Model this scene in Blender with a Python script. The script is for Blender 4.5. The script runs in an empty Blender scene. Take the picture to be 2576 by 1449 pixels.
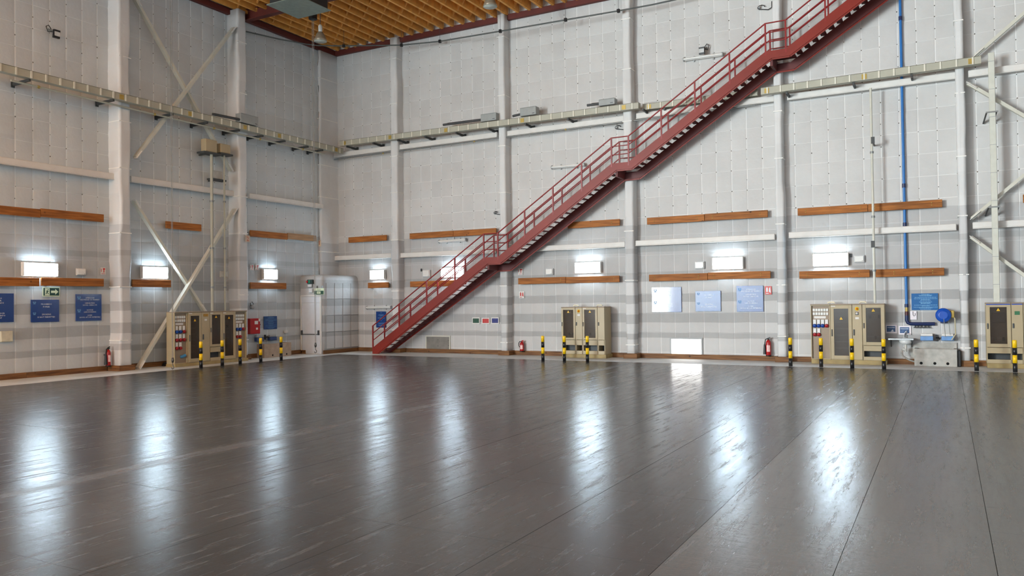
import bpy, bmesh, math, random
from mathutils import Vector, Matrix
random.seed(7)
S = bpy.context.scene
COL = S.collection
# ------------------------------------------------------------------ camera (2576 x 1449 frame)
W_, H_ = 2576.0, 1449.0
FPX, YAW, PIT, ROL = 1990.09, 0.50143, 0.017673, -0.012446
CAM = Vector((23.132, -26.391, 2.0))
fw = Vector((-math.sin(YAW)*math.cos(PIT), math.cos(YAW)*math.cos(PIT), math.sin(PIT)))
r0 = Vector((math.cos(YAW), math.sin(YAW), 0)); u0_ = r0.cross(fw)
CR = r0*math.cos(ROL)+u0_*math.sin(ROL); CU = -r0*math.sin(ROL)+u0_*math.cos(ROL)
cd = bpy.data.cameras.new('camera'); co = bpy.data.objects.new('camera', cd); COL.objects.link(co)
cd.sensor_fit = 'HORIZONTAL'; cd.sensor_width = 36.0; cd.lens = 36.0*FPX/W_
cd.clip_start = 0.05; cd.clip_end = 300
M = Matrix((CR, CU, -fw)).transposed().to_4x4(); M.translation = CAM
co.matrix_world = M; S.camera = co
# ------------------------------------------------------------------ world, daylight through the hangar doors, exposure
wd = bpy.data.worlds.new('world'); S.world = wd; wd.use_nodes = True
wd.node_tree.nodes['Background'].inputs[0].default_value = (0.75, 0.85, 1.0, 1)
wd.node_tree.nodes['Background'].inputs[1].default_value = 1.0
S.view_settings.view_transform = 'Standard'; S.view_settings.look = 'None'
S.view_settings.gamma = 1.0; S.view_settings.use_curve_mapping = False
S.view_settings.exposure = 0.05
def area(name, loc, rot, sx, sy, power, col):
    d = bpy.data.lights.new(name, 'AREA'); d.shape = 'RECTANGLE'; d.size = sx; d.size_y = sy
    d.energy = power; d.color = col
    o = bpy.data.objects.new(name, d); COL.objects.link(o); o.location = loc; o.rotation_euler = rot
    return o
# open hangar door in the left wall (behind the camera), and the translucent rear door
area('daylight_side_door', (-0.05, -40.0, 6.0), (0, math.radians(-90), 0), 11.0, 11.0, 25500, (0.865, 0.965, 0.985))
area('daylight_rear_door', (9.0, -47.9, 5.6), (math.radians(90), 0, 0), 17.0, 10.4, 2300, (0.865, 0.965, 0.985))

# ------------------------------------------------------------------ pixel -> place on a known surface
def ray(px, py): return fw + CR*((px-W_/2)/FPX) - CU*((py-H_/2)/FPX)
def b(px, py, w=0.0):                      # back wall frame: u = x, v = z, w = distance out of the wall
    d = ray(px, py); p = CAM + d*((-w-CAM.y)/d.y); return p.x, p.z
def l(px, py, w=0.0):                      # left wall frame: u = y, v = z, w = distance out of the wall
    d = ray(px, py); p = CAM + d*((w-CAM.x)/d.x); return p.y, p.z
def g(px, py, z=0.0):
    d = ray(px, py); return CAM + d*((z-CAM.z)/d.z)
def rect(f, x0, y0, x1, y1, w=0.0):        # pixel box -> u0,u1,v0,v1
    xm, ym = (x0+x1)/2, (y0+y1)/2
    return f(x0, ym, w)[0], f(x1, ym, w)[0], f(xm, y1, w)[1], f(xm, y0, w)[1]
FB = lambda u, v, w: Vector((u, -w, v))
FL = lambda u, v, w: Vector((w, u, v))
FW = lambda u, v, w: Vector((u, v, w))

# ------------------------------------------------------------------ mesh builder
class MB:
    def __init__(s, F=FW): s.v = []; s.f = []; s.F = F; s.sm = []
    def add(s, vs, fs, smooth=False):
        n = len(s.v); s.v += [s.F(*p) for p in vs]
        for f in fs: s.f.append([n+i for i in f]); s.sm.append(smooth)
        return s
    def box(s, u0, u1, v0, v1, w0, w1, c=0.0):
        if u0 > u1: u0, u1 = u1, u0
        if v0 > v1: v0, v1 = v1, v0
        if w0 > w1: w0, w1 = w1, w0
        if c <= 0:
            vs = [(u, v, w) for w in (w0, w1) for v in (v0, v1) for u in (u0, u1)]
            return s.add(vs, [(0,2,3,1),(4,5,7,6),(0,1,5,4),(2,6,7,3),(0,4,6,2),(1,3,7,5)])
        c = min(c, (u1-u0)*.45, (v1-v0)*.45, (w1-w0)*.45)
        bm = bmesh.new(); bmesh.ops.create_cube(bm, size=1)
        for q in bm.verts:
            q.co = Vector(((u0+u1)/2+q.co.x*(u1-u0), (v0+v1)/2+q.co.y*(v1-v0), (w0+w1)/2+q.co.z*(w1-w0)))
        bmesh.ops.bevel(bm, geom=bm.edges[:], offset=c, segments=1, affect='EDGES')
        bm.verts.index_update()
        vs = [tuple(q.co) for q in bm.verts]; fs = [[q.index for q in f.verts] for f in bm.faces]; bm.free()
        return s.add(vs, fs)
    def prism(s, poly, w0, w1):
        n = len(poly)
        vs = [(p[0], p[1], w0) for p in poly]+[(p[0], p[1], w1) for p in poly]
        return s.add(vs, [list(range(n))[::-1], list(range(n, 2*n))]+[(i, (i+1) % n, n+(i+1) % n, n+i) for i in range(n)])
    def tube(s, pts, r, n=8, cap=True, r2=None):
        P = [Vector(p) for p in pts]; rings = []
        up = None
        for i, p in enumerate(P):
            t = (P[min(i+1, len(P)-1)]-P[max(i-1, 0)]).normalized()
            if up is None:
                a = Vector((0, 0, 1)) if abs(t.z) < .9 else Vector((1, 0, 0))
                up = t.cross(a).normalized()
            up = (up-t*up.dot(t)).normalized(); q = t.cross(up)
            rr = r if r2 is None else r+(r2-r)*i/(len(P)-1)
            rings.append([p+(up*math.cos(2*math.pi*k/n)+q*math.sin(2*math.pi*k/n))*rr for k in range(n)])
        vs = [tuple(x) for R_ in rings for x in R_]; fs = []
        for i in range(len(P)-1):
            for k in range(n):
                fs.append((i*n+k, i*n+(k+1) % n, (i+1)*n+(k+1) % n, (i+1)*n+k))
        s.add(vs, fs, True)
        if cap:
            s.add([tuple(x) for x in rings[0]], [list(range(n))[::-1]]); s.add([tuple(x) for x in rings[-1]], [list(range(n))])
        return s
    def bar(s, a, c, wd_, ht):             # square bar from a to c
        a = Vector(a); c = Vector(c); t = (c-a).normalized()
        k = Vector((0, 0, 1)) if abs(t.z) < .95 else Vector((1, 0, 0))
        q = t.cross(k).normalized(); k = q.cross(t)
        vs = [tuple(p+q*sx*wd_/2+k*sy*ht/2) for p in (a, c) for sx, sy in ((-1,-1),(1,-1),(1,1),(-1,1))]
        return s.add(vs, [(0,1,2,3),(7,6,5,4),(0,4,5,1),(1,5,6,2),(2,6,7,3),(3,7,4,0)])
    def lathe(s, prof, o, axis, n=16):      # prof: (r, h) along axis from o
        o = Vector(o); t = Vector(axis).normalized()
        a = Vector((0, 0, 1)) if abs(t.z) < .9 else Vector((1, 0, 0))
        p = t.cross(a).normalized(); q = t.cross(p); vs = []; fs = []
        for r, h in prof:
            for k in range(n):
                vs.append(tuple(o+t*h+(p*math.cos(2*math.pi*k/n)+q*math.sin(2*math.pi*k/n))*r))
        for i in range(len(prof)-1):
            for k in range(n): fs.append((i*n+k, i*n+(k+1) % n, (i+1)*n+(k+1) % n, (i+1)*n+k))
        fs.append(list(range(n))[::-1]); fs.append([(len(prof)-1)*n+k for k in range(n)])
        return s.add(vs, fs, True)
    def build(s, name, mat, parent=None, origin=None, label=None, recalc=True):
        if parent is not None: org = ORG[parent.name]
        elif origin is not None: org = Vector(origin)
        else:
            lo = [min(v[i] for v in s.v) for i in range(3)]; hi = [max(v[i] for v in s.v) for i in range(3)]
            org = Vector(((lo[0]+hi[0])/2, (lo[1]+hi[1])/2, lo[2]))
        me = bpy.data.meshes.new(name); me.from_pydata([tuple(v-org) for v in s.v], [], s.f)
        bm = bmesh.new(); bm.from_mesh(me)
        if recalc: bmesh.ops.recalc_face_normals(bm, faces=bm.faces[:])
        for f, q in zip(bm.faces, s.sm): f.smooth = q
        bm.to_mesh(me); bm.free()
        me.materials.append(mat)
        o = bpy.data.objects.new(name, me); COL.objects.link(o)
        ORG[o.name] = org
        if parent is not None: o.parent = parent
        else: o.location = org
        if label: o['label'] = label
        return o
ORG = {}
def thing(name, label, cat, loc, group=None):
    o = bpy.data.objects.new(name, None); COL.objects.link(o); o.location = loc; o.empty_display_size = .1
    ORG[o.name] = Vector(loc); o['label'] = label; o['category'] = cat
    if group: o['group'] = group
    return o
def tag(o, label, cat, group=None):
    o['label'] = label; o['category'] = cat
    if group: o['group'] = group
    return o
def struct(o): o['kind'] = 'structure'; return o

# ------------------------------------------------------------------ materials
def lin(c): return tuple((x/255/12.92 if x/255 <= .04045 else ((x/255+.055)/1.055)**2.4) for x in c)
MATS = {}
def mat(name, rgb, rough=.5, metal=0.0, spec=.5, var=.12, scale=6.0, bump=0.0, emit=None, alpha=None, stretch=None):
    if name in MATS: return MATS[name]
    m = bpy.data.materials.new(name); m.use_nodes = True; nt = m.node_tree; p = nt.nodes['Principled BSDF']
    c = lin(rgb)
    p.inputs['Roughness'].default_value = rough; p.inputs['Metallic'].default_value = metal
    p.inputs['Specular IOR Level'].default_value = spec
    tc = nt.nodes.new('ShaderNodeTexCoord'); mp = nt.nodes.new('ShaderNodeMapping')
    if stretch: mp.inputs['Scale'].default_value = stretch
    nz = nt.nodes.new('ShaderNodeTexNoise'); nz.inputs['Scale'].default_value = scale; nz.inputs['Detail'].default_value = 4
    nt.links.new(tc.outputs['Object'], mp.inputs[0]); nt.links.new(mp.outputs[0], nz.inputs['Vector'])
    cr = nt.nodes.new('ShaderNodeValToRGB')
    cr.color_ramp.elements[0].position = .3; cr.color_ramp.elements[1].position = .7
    cr.color_ramp.elements[0].color = tuple(x*(1-var) for x in c)+(1,)
    cr.color_ramp.elements[1].color = tuple(min(1, x*(1+var)) for x in c)+(1,)
    nt.links.new(nz.outputs['Fac'], cr.inputs[0]); nt.links.new(cr.outputs[0], p.inputs['Base Color'])
    if bump:
        bp = nt.nodes.new('ShaderNodeBump'); bp.inputs['Strength'].default_value = bump; bp.inputs['Distance'].default_value = .02
        nt.links.new(nz.outputs['Fac'], bp.inputs['Height']); nt.links.new(bp.outputs[0], p.inputs['Normal'])
    if emit:
        p.inputs['Emission Color'].default_value = c+(1,); p.inputs['Emission Strength'].default_value = emit
    if alpha: p.inputs['Alpha'].default_value = alpha
    MATS[name] = m; return m
def wall_material(name, zoff, tint=(1.0, 1.0, 1.0)):
    m = bpy.data.materials.new(name); m.use_nodes = True; nt = m.node_tree; N = nt.nodes.new; Lk = nt.links.new
    p = nt.nodes['Principled BSDF']; p.inputs['Roughness'].default_value = .55; p.inputs['Specular IOR Level'].default_value = .35
    geo = N('ShaderNodeNewGeometry'); sep = N('ShaderNodeSeparateXYZ'); Lk(geo.outputs['Position'], sep.inputs[0])
    nz = N('ShaderNodeTexNoise'); nz.inputs['Scale'].default_value = 1.1; nz.inputs['Detail'].default_value = 5
    Lk(geo.outputs['Position'], nz.inputs['Vector'])
    ad = N('ShaderNodeMath'); ad.operation = 'MULTIPLY_ADD'; Lk(nz.outputs['Fac'], ad.inputs[0]); ad.inputs[1].default_value = .06; Lk(sep.outputs['Z'], ad.inputs[2])
    mr = N('ShaderNodeMath'); mr.operation = 'MULTIPLY_ADD'; Lk(ad.outputs[0], mr.inputs[0]); mr.inputs[1].default_value = .2; mr.inputs[2].default_value = (zoff-.03)*.2
    cr = N('ShaderNodeValToRGB'); cr.color_ramp.interpolation = 'CONSTANT'
    up, li, mi, dk = (.605, .598, .585), (.555, .55, .542), (.485, .481, .476), (.40, .396, .392)
    stops = [(0, li), (.69, dk), (.88, li), (1.23, dk), (1.55, li), (1.93, dk), (2.22, li), (2.65, dk), (2.98, mi), (3.66, dk), (3.84, mi), (4.40, mi), (4.64, up)]
    el = cr.color_ramp.elements
    el[0].position = 0; el[0].color = tuple(x*y for x, y in zip(stops[0][1], tint))+(1,)
    el[1].position = stops[-1][0]*.2; el[1].color = tuple(x*y for x, y in zip(stops[-1][1], tint))+(1,)
    for z, c in stops[1:-1]:
        e = el.new(z*.2); e.color = tuple(x*y for x, y in zip(c, tint))+(1,)
    Lk(mr.outputs[0], cr.inputs[0])
    # per panel tone
    vm = N('ShaderNodeVectorMath'); vm.operation = 'MULTIPLY'; Lk(geo.outputs['Position'], vm.inputs[0]); vm.inputs[1].default_value = (2.0, 2.0, 1.4925)
    of = N('ShaderNodeVectorMath'); of.operation = 'ADD'; Lk(vm.outputs[0], of.inputs[0]); of.inputs[1].default_value = (.001, .001, -.3134)
    fl = N('ShaderNodeVectorMath'); fl.operation = 'FLOOR'; Lk(of.outputs[0], fl.inputs[0])
    wn = N('ShaderNodeTexWhiteNoise'); Lk(fl.outputs[0], wn.inputs['Vector'])
    m1 = N('ShaderNodeMapRange'); Lk(wn.outputs['Value'], m1.inputs['Value']); m1.inputs['To Min'].default_value = .97; m1.inputs['To Max'].default_value = 1.03
    n2 = N('ShaderNodeTexNoise'); n2.inputs['Scale'].default_value = .45; n2.inputs['Detail'].default_value = 6; n2.inputs['Roughness'].default_value = .65
    Lk(geo.outputs['Position'], n2.inputs['Vector'])
    m2 = N('ShaderNodeMapRange'); Lk(n2.outputs['Fac'], m2.inputs['Value']); m2.inputs['From Min'].default_value = .3; m2.inputs['From Max'].default_value = .7
    m2.inputs['To Min'].default_value = .90; m2.inputs['To Max'].default_value = 1.05
    mm = N('ShaderNodeMath'); mm.operation = 'MULTIPLY'; Lk(m1.outputs[0], mm.inputs[0]); Lk(m2.outputs[0], mm.inputs[1])
    mx = N('ShaderNodeVectorMath'); mx.operation = 'SCALE'; Lk(cr.outputs[0], mx.inputs[0]); Lk(mm.outputs[0], mx.inputs['Scale'])
    Lk(mx.outputs[0], p.inputs['Base Color'])
    n3 = N('ShaderNodeTexNoise'); n3.inputs['Scale'].default_value = 7; n3.inputs['Detail'].default_value = 3; Lk(geo.outputs['Position'], n3.inputs['Vector'])
    bp = N('ShaderNodeBump'); bp.inputs['Strength'].default_value = .35; bp.inputs['Distance'].default_value = .02
    Lk(n3.outputs['Fac'], bp.inputs['Height']); Lk(bp.outputs[0], p.inputs['Normal'])
    return m
WALLB = wall_material('insulation_back', 0.0)
WALLL = wall_material('insulation_left', 0.12, (1.0, 1.06, 1.10))
COLM = wall_material('column_wrap', 0.05, (1.17, 1.18, 1.19))
JOINTB = wall_material('joint_back', 0.0, (1.4, 1.4, 1.4))
JOINTL = wall_material('joint_left', 0.12, (1.44, 1.5, 1.54))
JOINT = mat('joint_filler', (238, 236, 231), .6, var=.06, scale=2)
WHITE = mat('white_paint', (222, 219, 214), .5, var=.05, scale=3)
CREAM = mat('cream_steel', (205, 203, 190), .5, var=.06, scale=3)
TRAYM = mat('grey_green_duct', (176, 174, 158), .5, var=.06, scale=3)
TRAYR = mat('duct_rib_pale', (222, 219, 204), .5, var=.04)
TRAYD = mat('bracket_dark', (62, 64, 64), .5, var=.15)
GREY = mat('grey_plastic', (158, 160, 160), .45, var=.06)
DGREY = mat('dark_grey', (70, 72, 74), .5, var=.12)
BLACK = mat('black_plastic', (22, 22, 24), .45, var=.2)
BRASS = mat('brass_clip', (178, 152, 78), .4, .3)
RED = mat('red_stair_paint', (130, 35, 21), .45, spec=.4, var=.10, scale=1.5)
REDR = mat('red_rail_paint', (140, 26, 26), .4, var=.08, scale=2)
REDD = mat('red_tread_stringer_shade', (92, 32, 30), .55, var=.15, scale=3)
REDB = mat('red_roof_beam', (96, 36, 28), .6, var=.15, scale=2)
YEL = mat('yellow_paint', (244, 198, 16), .4, var=.05)
BLK = mat('black_paint', (26, 26, 28), .4, var=.15)
BEIGE = mat('beige_enamel', (176, 160, 128), .42, var=.05, scale=2)
BEIGE2 = mat('beige_inner', (150, 132, 112), .5, var=.06, scale=2)
PLINTH = mat('plinth_paint', (158, 138, 92), .6, var=.18, scale=4)
SMOKE = mat('smoked_pane', (70, 58, 48), .12, spec=.6, var=.08, alpha=.55)
BLUE = mat('sign_blue', (8, 56, 130), .09, spec=.75, var=.05)
BLUE2 = mat('plate_blue', (20, 96, 158), .5, spec=.4, var=.05)
PIPE = mat('pipe_blue', (34, 112, 184), .35, var=.08, scale=2)
PIPED = mat('fitting_blue', (14, 36, 84), .4, var=.1)
REEL = mat('reel_blue', (18, 78, 176), .35, var=.06)
INK = mat('white_lettering', (226, 232, 238), .5, var=.02)
INKB = mat('pale_blue_print', (92, 140, 190), .5, var=.04)
REDS = mat('red_sign', (190, 34, 32), .4, var=.06)
GREENS = mat('green_sign', (10, 92, 58), .35, var=.06)
DGREEN = mat('dark_green_sign', (16, 66, 44), .4, var=.06)
PHOTO = mat('photoluminescent', (214, 222, 190), .5, var=.03)
STEEL = mat('stainless', (190, 192, 192), .25, .9, var=.06)
GALV = mat('galvanised', (138, 140, 138), .45, .4, var=.12, scale=10)
CONC = mat('trough_concrete', (176, 174, 168), .8, var=.16, scale=7, bump=.3)
CONC2 = mat('trough_concrete_brown', (168, 148, 130), .8, var=.12, scale=7, bump=.3)
EXTR = mat('extinguisher_red', (170, 20, 24), .3, var=.05)
TUBE = mat('lamp_tube', (218, 240, 255), .4, emit=42.0, var=.0)
def wood_material(name, a, c):
    m = bpy.data.materials.new(name); m.use_nodes = True; nt = m.node_tree; N = nt.nodes.new; Lk = nt.links.new
    p = nt.nodes['Principled BSDF']; p.inputs['Roughness'].default_value = .6; p.inputs['Specular IOR Level'].default_value = .3
    tc = N('ShaderNodeTexCoord'); mp = N('ShaderNodeMapping'); mp.inputs['Scale'].default_value = (.7, .7, 9)
    oi = N('ShaderNodeObjectInfo'); sc = N('ShaderNodeVectorMath'); sc.operation = 'SCALE'; sc.inputs[0].default_value = (31, 17, 23); Lk(oi.outputs['Random'], sc.inputs['Scale'])
    ad = N('ShaderNodeVectorMath'); Lk(tc.outputs['Object'], ad.inputs[0]); Lk(sc.outputs[0], ad.inputs[1]); Lk(ad.outputs[0], mp.inputs[0])
    nz = N('ShaderNodeTexNoise'); nz.inputs['Scale'].default_value = 2.2; nz.inputs['Detail'].default_value = 6; Lk(mp.outputs[0], nz.inputs['Vector'])
    cr = N('ShaderNodeValToRGB'); e = cr.color_ramp.elements
    e[0].position = .32; e[0].color = lin(a)+(1,); e[1].position = .66; e[1].color = lin(c)+(1,)
    Lk(nz.outputs['Fac'], cr.inputs[0])
    vo = N('ShaderNodeTexVoronoi'); vo.inputs['Scale'].default_value = 2.6; Lk(ad.outputs[0], vo.inputs['Vector'])
    kr = N('ShaderNodeValToRGB'); k = kr.color_ramp.elements; k[0].position = .05; k[0].color = (.35, .3, .3, 1); k[1].position = .11; k[1].color = (1, 1, 1, 1)
    Lk(vo.outputs['Distance'], kr.inputs[0])
    mu = N('ShaderNodeMix'); mu.data_type = 'RGBA'; mu.blend_type = 'MULTIPLY'; mu.inputs['Factor'].default_value = 1
    Lk(cr.outputs[0], mu.inputs['A']); Lk(kr.outputs[0], mu.inputs['B'])
    hs = N('ShaderNodeHueSaturation'); mr = N('ShaderNodeMapRange'); Lk(oi.outputs['Random'], mr.inputs['Value']); mr.inputs['To Min'].default_value = .86; mr.inputs['To Max'].default_value = 1.1
    Lk(mr.outputs[0], hs.inputs['Value']); Lk(mu.outputs['Result'], hs.inputs['Color']); Lk(hs.outputs[0], p.inputs['Base Color'])
    return m
PINE = wood_material('varnished_pine', (130, 76, 28), (180, 112, 50))
PINE2 = wood_material('weathered_pine', (150, 116, 84), (178, 142, 106))
SKIRT = wood_material('dark_skirting', (92, 60, 36), (140, 98, 58))
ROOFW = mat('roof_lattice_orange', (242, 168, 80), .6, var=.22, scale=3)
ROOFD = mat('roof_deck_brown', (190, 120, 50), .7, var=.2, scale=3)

# ------------------------------------------------------------------ floor
def floor_material(strip=False):
    m = bpy.data.materials.new('floor_sheet'); m.use_nodes = True; nt = m.node_tree; N = nt.nodes.new; Lk = nt.links.new
    p = nt.nodes['Principled BSDF']; geo = N('ShaderNodeNewGeometry')
    def noise(scale, st, det=5, ro=.6):
        mp = N('ShaderNodeMapping'); mp.inputs['Scale'].default_value = st; Lk(geo.outputs['Position'], mp.inputs[0])
        n = N('ShaderNodeTexNoise'); n.inputs['Scale'].default_value = scale; n.inputs['Detail'].default_value = det; n.inputs['Roughness'].default_value = ro
        Lk(mp.outputs[0], n.inputs['Vector']); return n.outputs['Fac']
    def rng(v, a, c, d, e):
        r = N('ShaderNodeMapRange'); Lk(v, r.inputs['Value'])
        for i, q in zip(('From Min', 'From Max', 'To Min', 'To Max'), (a, c, d, e)): r.inputs[i].default_value = q
        return r.outputs[0]
    big = noise(.35, (1, .5, 1), 5); streak = noise(5.0, (1.8, .16, 1), 7, .75); fine = noise(17, (1, .45, 1), 6, .75); cross = noise(6, (.18, 2.0, 1), 6, .75)
    base = N('ShaderNodeValToRGB'); e = base.color_ramp.elements
    e[0].position = .3; e[0].color = (.026, .025, .025, 1); e[1].position = .72; e[1].color = (.060, .057, .056, 1); Lk(big, base.inputs[0])
    sc = rng(streak, .54, .76, 0, .5); fc = rng(fine, .58, .80, 0, .38); cc = rng(cross, .60, .80, 0, .38)
    s1 = N('ShaderNodeMath'); s1.operation = 'MAXIMUM'; Lk(sc, s1.inputs[0]); Lk(fc, s1.inputs[1])
    s2 = N('ShaderNodeMath'); s2.operation = 'MAXIMUM'; Lk(s1.outputs[0], s2.inputs[0]); Lk(cc, s2.inputs[1])
    # dusty strip along one seam, worn ragged
    sep = N('ShaderNodeSeparateXYZ'); Lk(geo.outputs['Position'], sep.inputs[0])
    def band(x, w):
        d = N('ShaderNodeMath'); d.operation = 'SUBTRACT'; Lk(sep.outputs['X'], d.inputs[0]); d.inputs[1].default_value = x
        a = N('ShaderNodeMath'); a.operation = 'ABSOLUTE'; Lk(d.outputs[0], a.inputs[0])
        k = N('ShaderNodeMath'); k.operation = 'MULTIPLY_ADD'; Lk(noise(1.3, (1, .35, 1)), k.inputs[0]); k.inputs[1].default_value = .5; Lk(a.outputs[0], k.inputs[2])
        return rng(k.outputs[0], w, w+.18, .26, 0)
    bd = band(14.25, .30)
    s3 = N('ShaderNodeMath'); s3.operation = 'MAXIMUM'; Lk(s2.outputs[0], s3.inputs[0]); Lk(bd, s3.inputs[1])
    gt = N('ShaderNodeMath'); gt.operation = 'GREATER_THAN'; Lk(sep.outputs['X'], gt.inputs[0]); gt.inputs[1].default_value = 21.2
    b2 = N('ShaderNodeValToRGB'); e2 = b2.color_ramp.elements; e2[0].position = .3; e2[0].color = (.075, .076, .074, 1); e2[1].position = .72; e2[1].color = (.122, .124, .120, 1); Lk(big, b2.inputs[0])
    mb = N('ShaderNodeMix'); mb.data_type = 'RGBA'; Lk(gt.outputs[0], mb.inputs['Factor']); Lk(base.outputs[0], mb.inputs['A']); Lk(b2.outputs[0], mb.inputs['B'])
    mx = N('ShaderNodeMix'); mx.data_type = 'RGBA'; Lk(s3.outputs[0], mx.inputs['Factor']); Lk(mb.outputs['Result'], mx.inputs['A']); mx.inputs['B'].default_value = (.25, .242, .236, 1)
    Lk(mx.outputs['Result'], p.inputs['Base Color'])
    ra = N('ShaderNodeMath'); ra.operation = 'MULTIPLY_ADD'; Lk(s3.outputs[0], ra.inputs[0]); ra.inputs[1].default_value = .28; Lk(rng(streak, .3, .7, .15, .29), ra.inputs[2])
    Lk(ra.outputs[0], p.inputs['Roughness']); sl = N('ShaderNodeMath'); sl.operation = 'MULTIPLY_ADD'; Lk(gt.outputs[0], sl.inputs[0]); sl.inputs[1].default_value = .34; sl.inputs[2].default_value = .36; Lk(sl.outputs[0], p.inputs['Specular IOR Level'])
    bp = N('ShaderNodeBump'); bp.inputs['Strength'].default_value = .35; bp.inputs['Distance'].default_value = .003
    hs = N('ShaderNodeMath'); hs.operation = 'ADD'; Lk(fine, hs.inputs[0]); Lk(cross, hs.inputs[1]); Lk(hs.outputs[0], bp.inputs['Height']); Lk(bp.outputs[0], p.inputs['Normal'])
    return m
FLOOR = floor_material()
SEAM = mat('floor_seam', (30, 28, 27), .7)
STRIP = mat('concrete_border', (204, 206, 204), .6, var=.14, scale=1.2, stretch=(1, 1, 1))
XE, YE = 34.0, -48.0                       # far side and rear of the hall (behind the camera)
XS, YS = 1.84, -2.0                        # where the dark sheets begin
m = MB(); m.box(-.3, XE+.3, YE-.3, .3, -.3, -.022)
FLO = struct(m.build('floor', SEAM))
m = MB(); m.box(0, XS, YE, 0, -.022, 0); m.box(XS, XE, YS, 0, -.022, 0)
m.build('border_strip', STRIP, FLO)
xs = [XS]; x = 21.2
back = []
while x > XS+.3: back.append(x); x -= 1.258
xs += back[::-1]; xs += [22.38, 23.42]
while xs[-1] < XE-1.5: xs.append(xs[-1]+1.24)
xs.append(XE)
ys = [YS]; y = -10.3
top = []
while y < YS-.5: top.append(y); y += 2.06
ys += top[::-1]; y = -12.3
while y > -30: ys.append(y); y -= 2.075
cells = []
for i in range(len(xs)-1):
    for j in range(len(ys)-1):
        cx, cy = (xs[i]+xs[i+1])/2, (ys[j]+ys[j+1])/2
        d = Vector((cx, cy, 0))-CAM; z = d.dot(fw)
        vis = z > 1.5 and abs(d.dot(CR)/z) < .70 and abs(d.dot(CU)/z) < .42
        cells.append((0 if vis else 1, z, i, j))
cells.sort()
rest = MB(); gp = .0022
unit = bpy.data.meshes.new('floor_sheet')
mm = MB(); mm.box(-.5, .5, -.5, .5, -1, 0)
unit.from_pydata([tuple(v) for v in mm.v], [], mm.f); unit.materials.append(FLOOR)
for k, (vis, z, i, j) in enumerate(cells):
    a = (xs[i]+gp, xs[i+1]-gp, ys[j+1]+gp, ys[j]-gp)
    if k < 300:
        o = bpy.data.objects.new('floor_sheet', unit); COL.objects.link(o); o.parent = FLO
        o.location = Vector(((a[0]+a[1])/2, (a[2]+a[3])/2, random.uniform(-.0012, 0)))-ORG['floor']; o.scale = (a[1]-a[0], a[3]-a[2], .022)
    else: rest.box(*a, -.022, -.001)
rest.box(XS, XE, YE, ys[-1]-gp, -.022, -.001)
o = rest.build('floor_sheet_remainder', FLOOR, FLO); o['kind'] = 'stuff'

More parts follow.
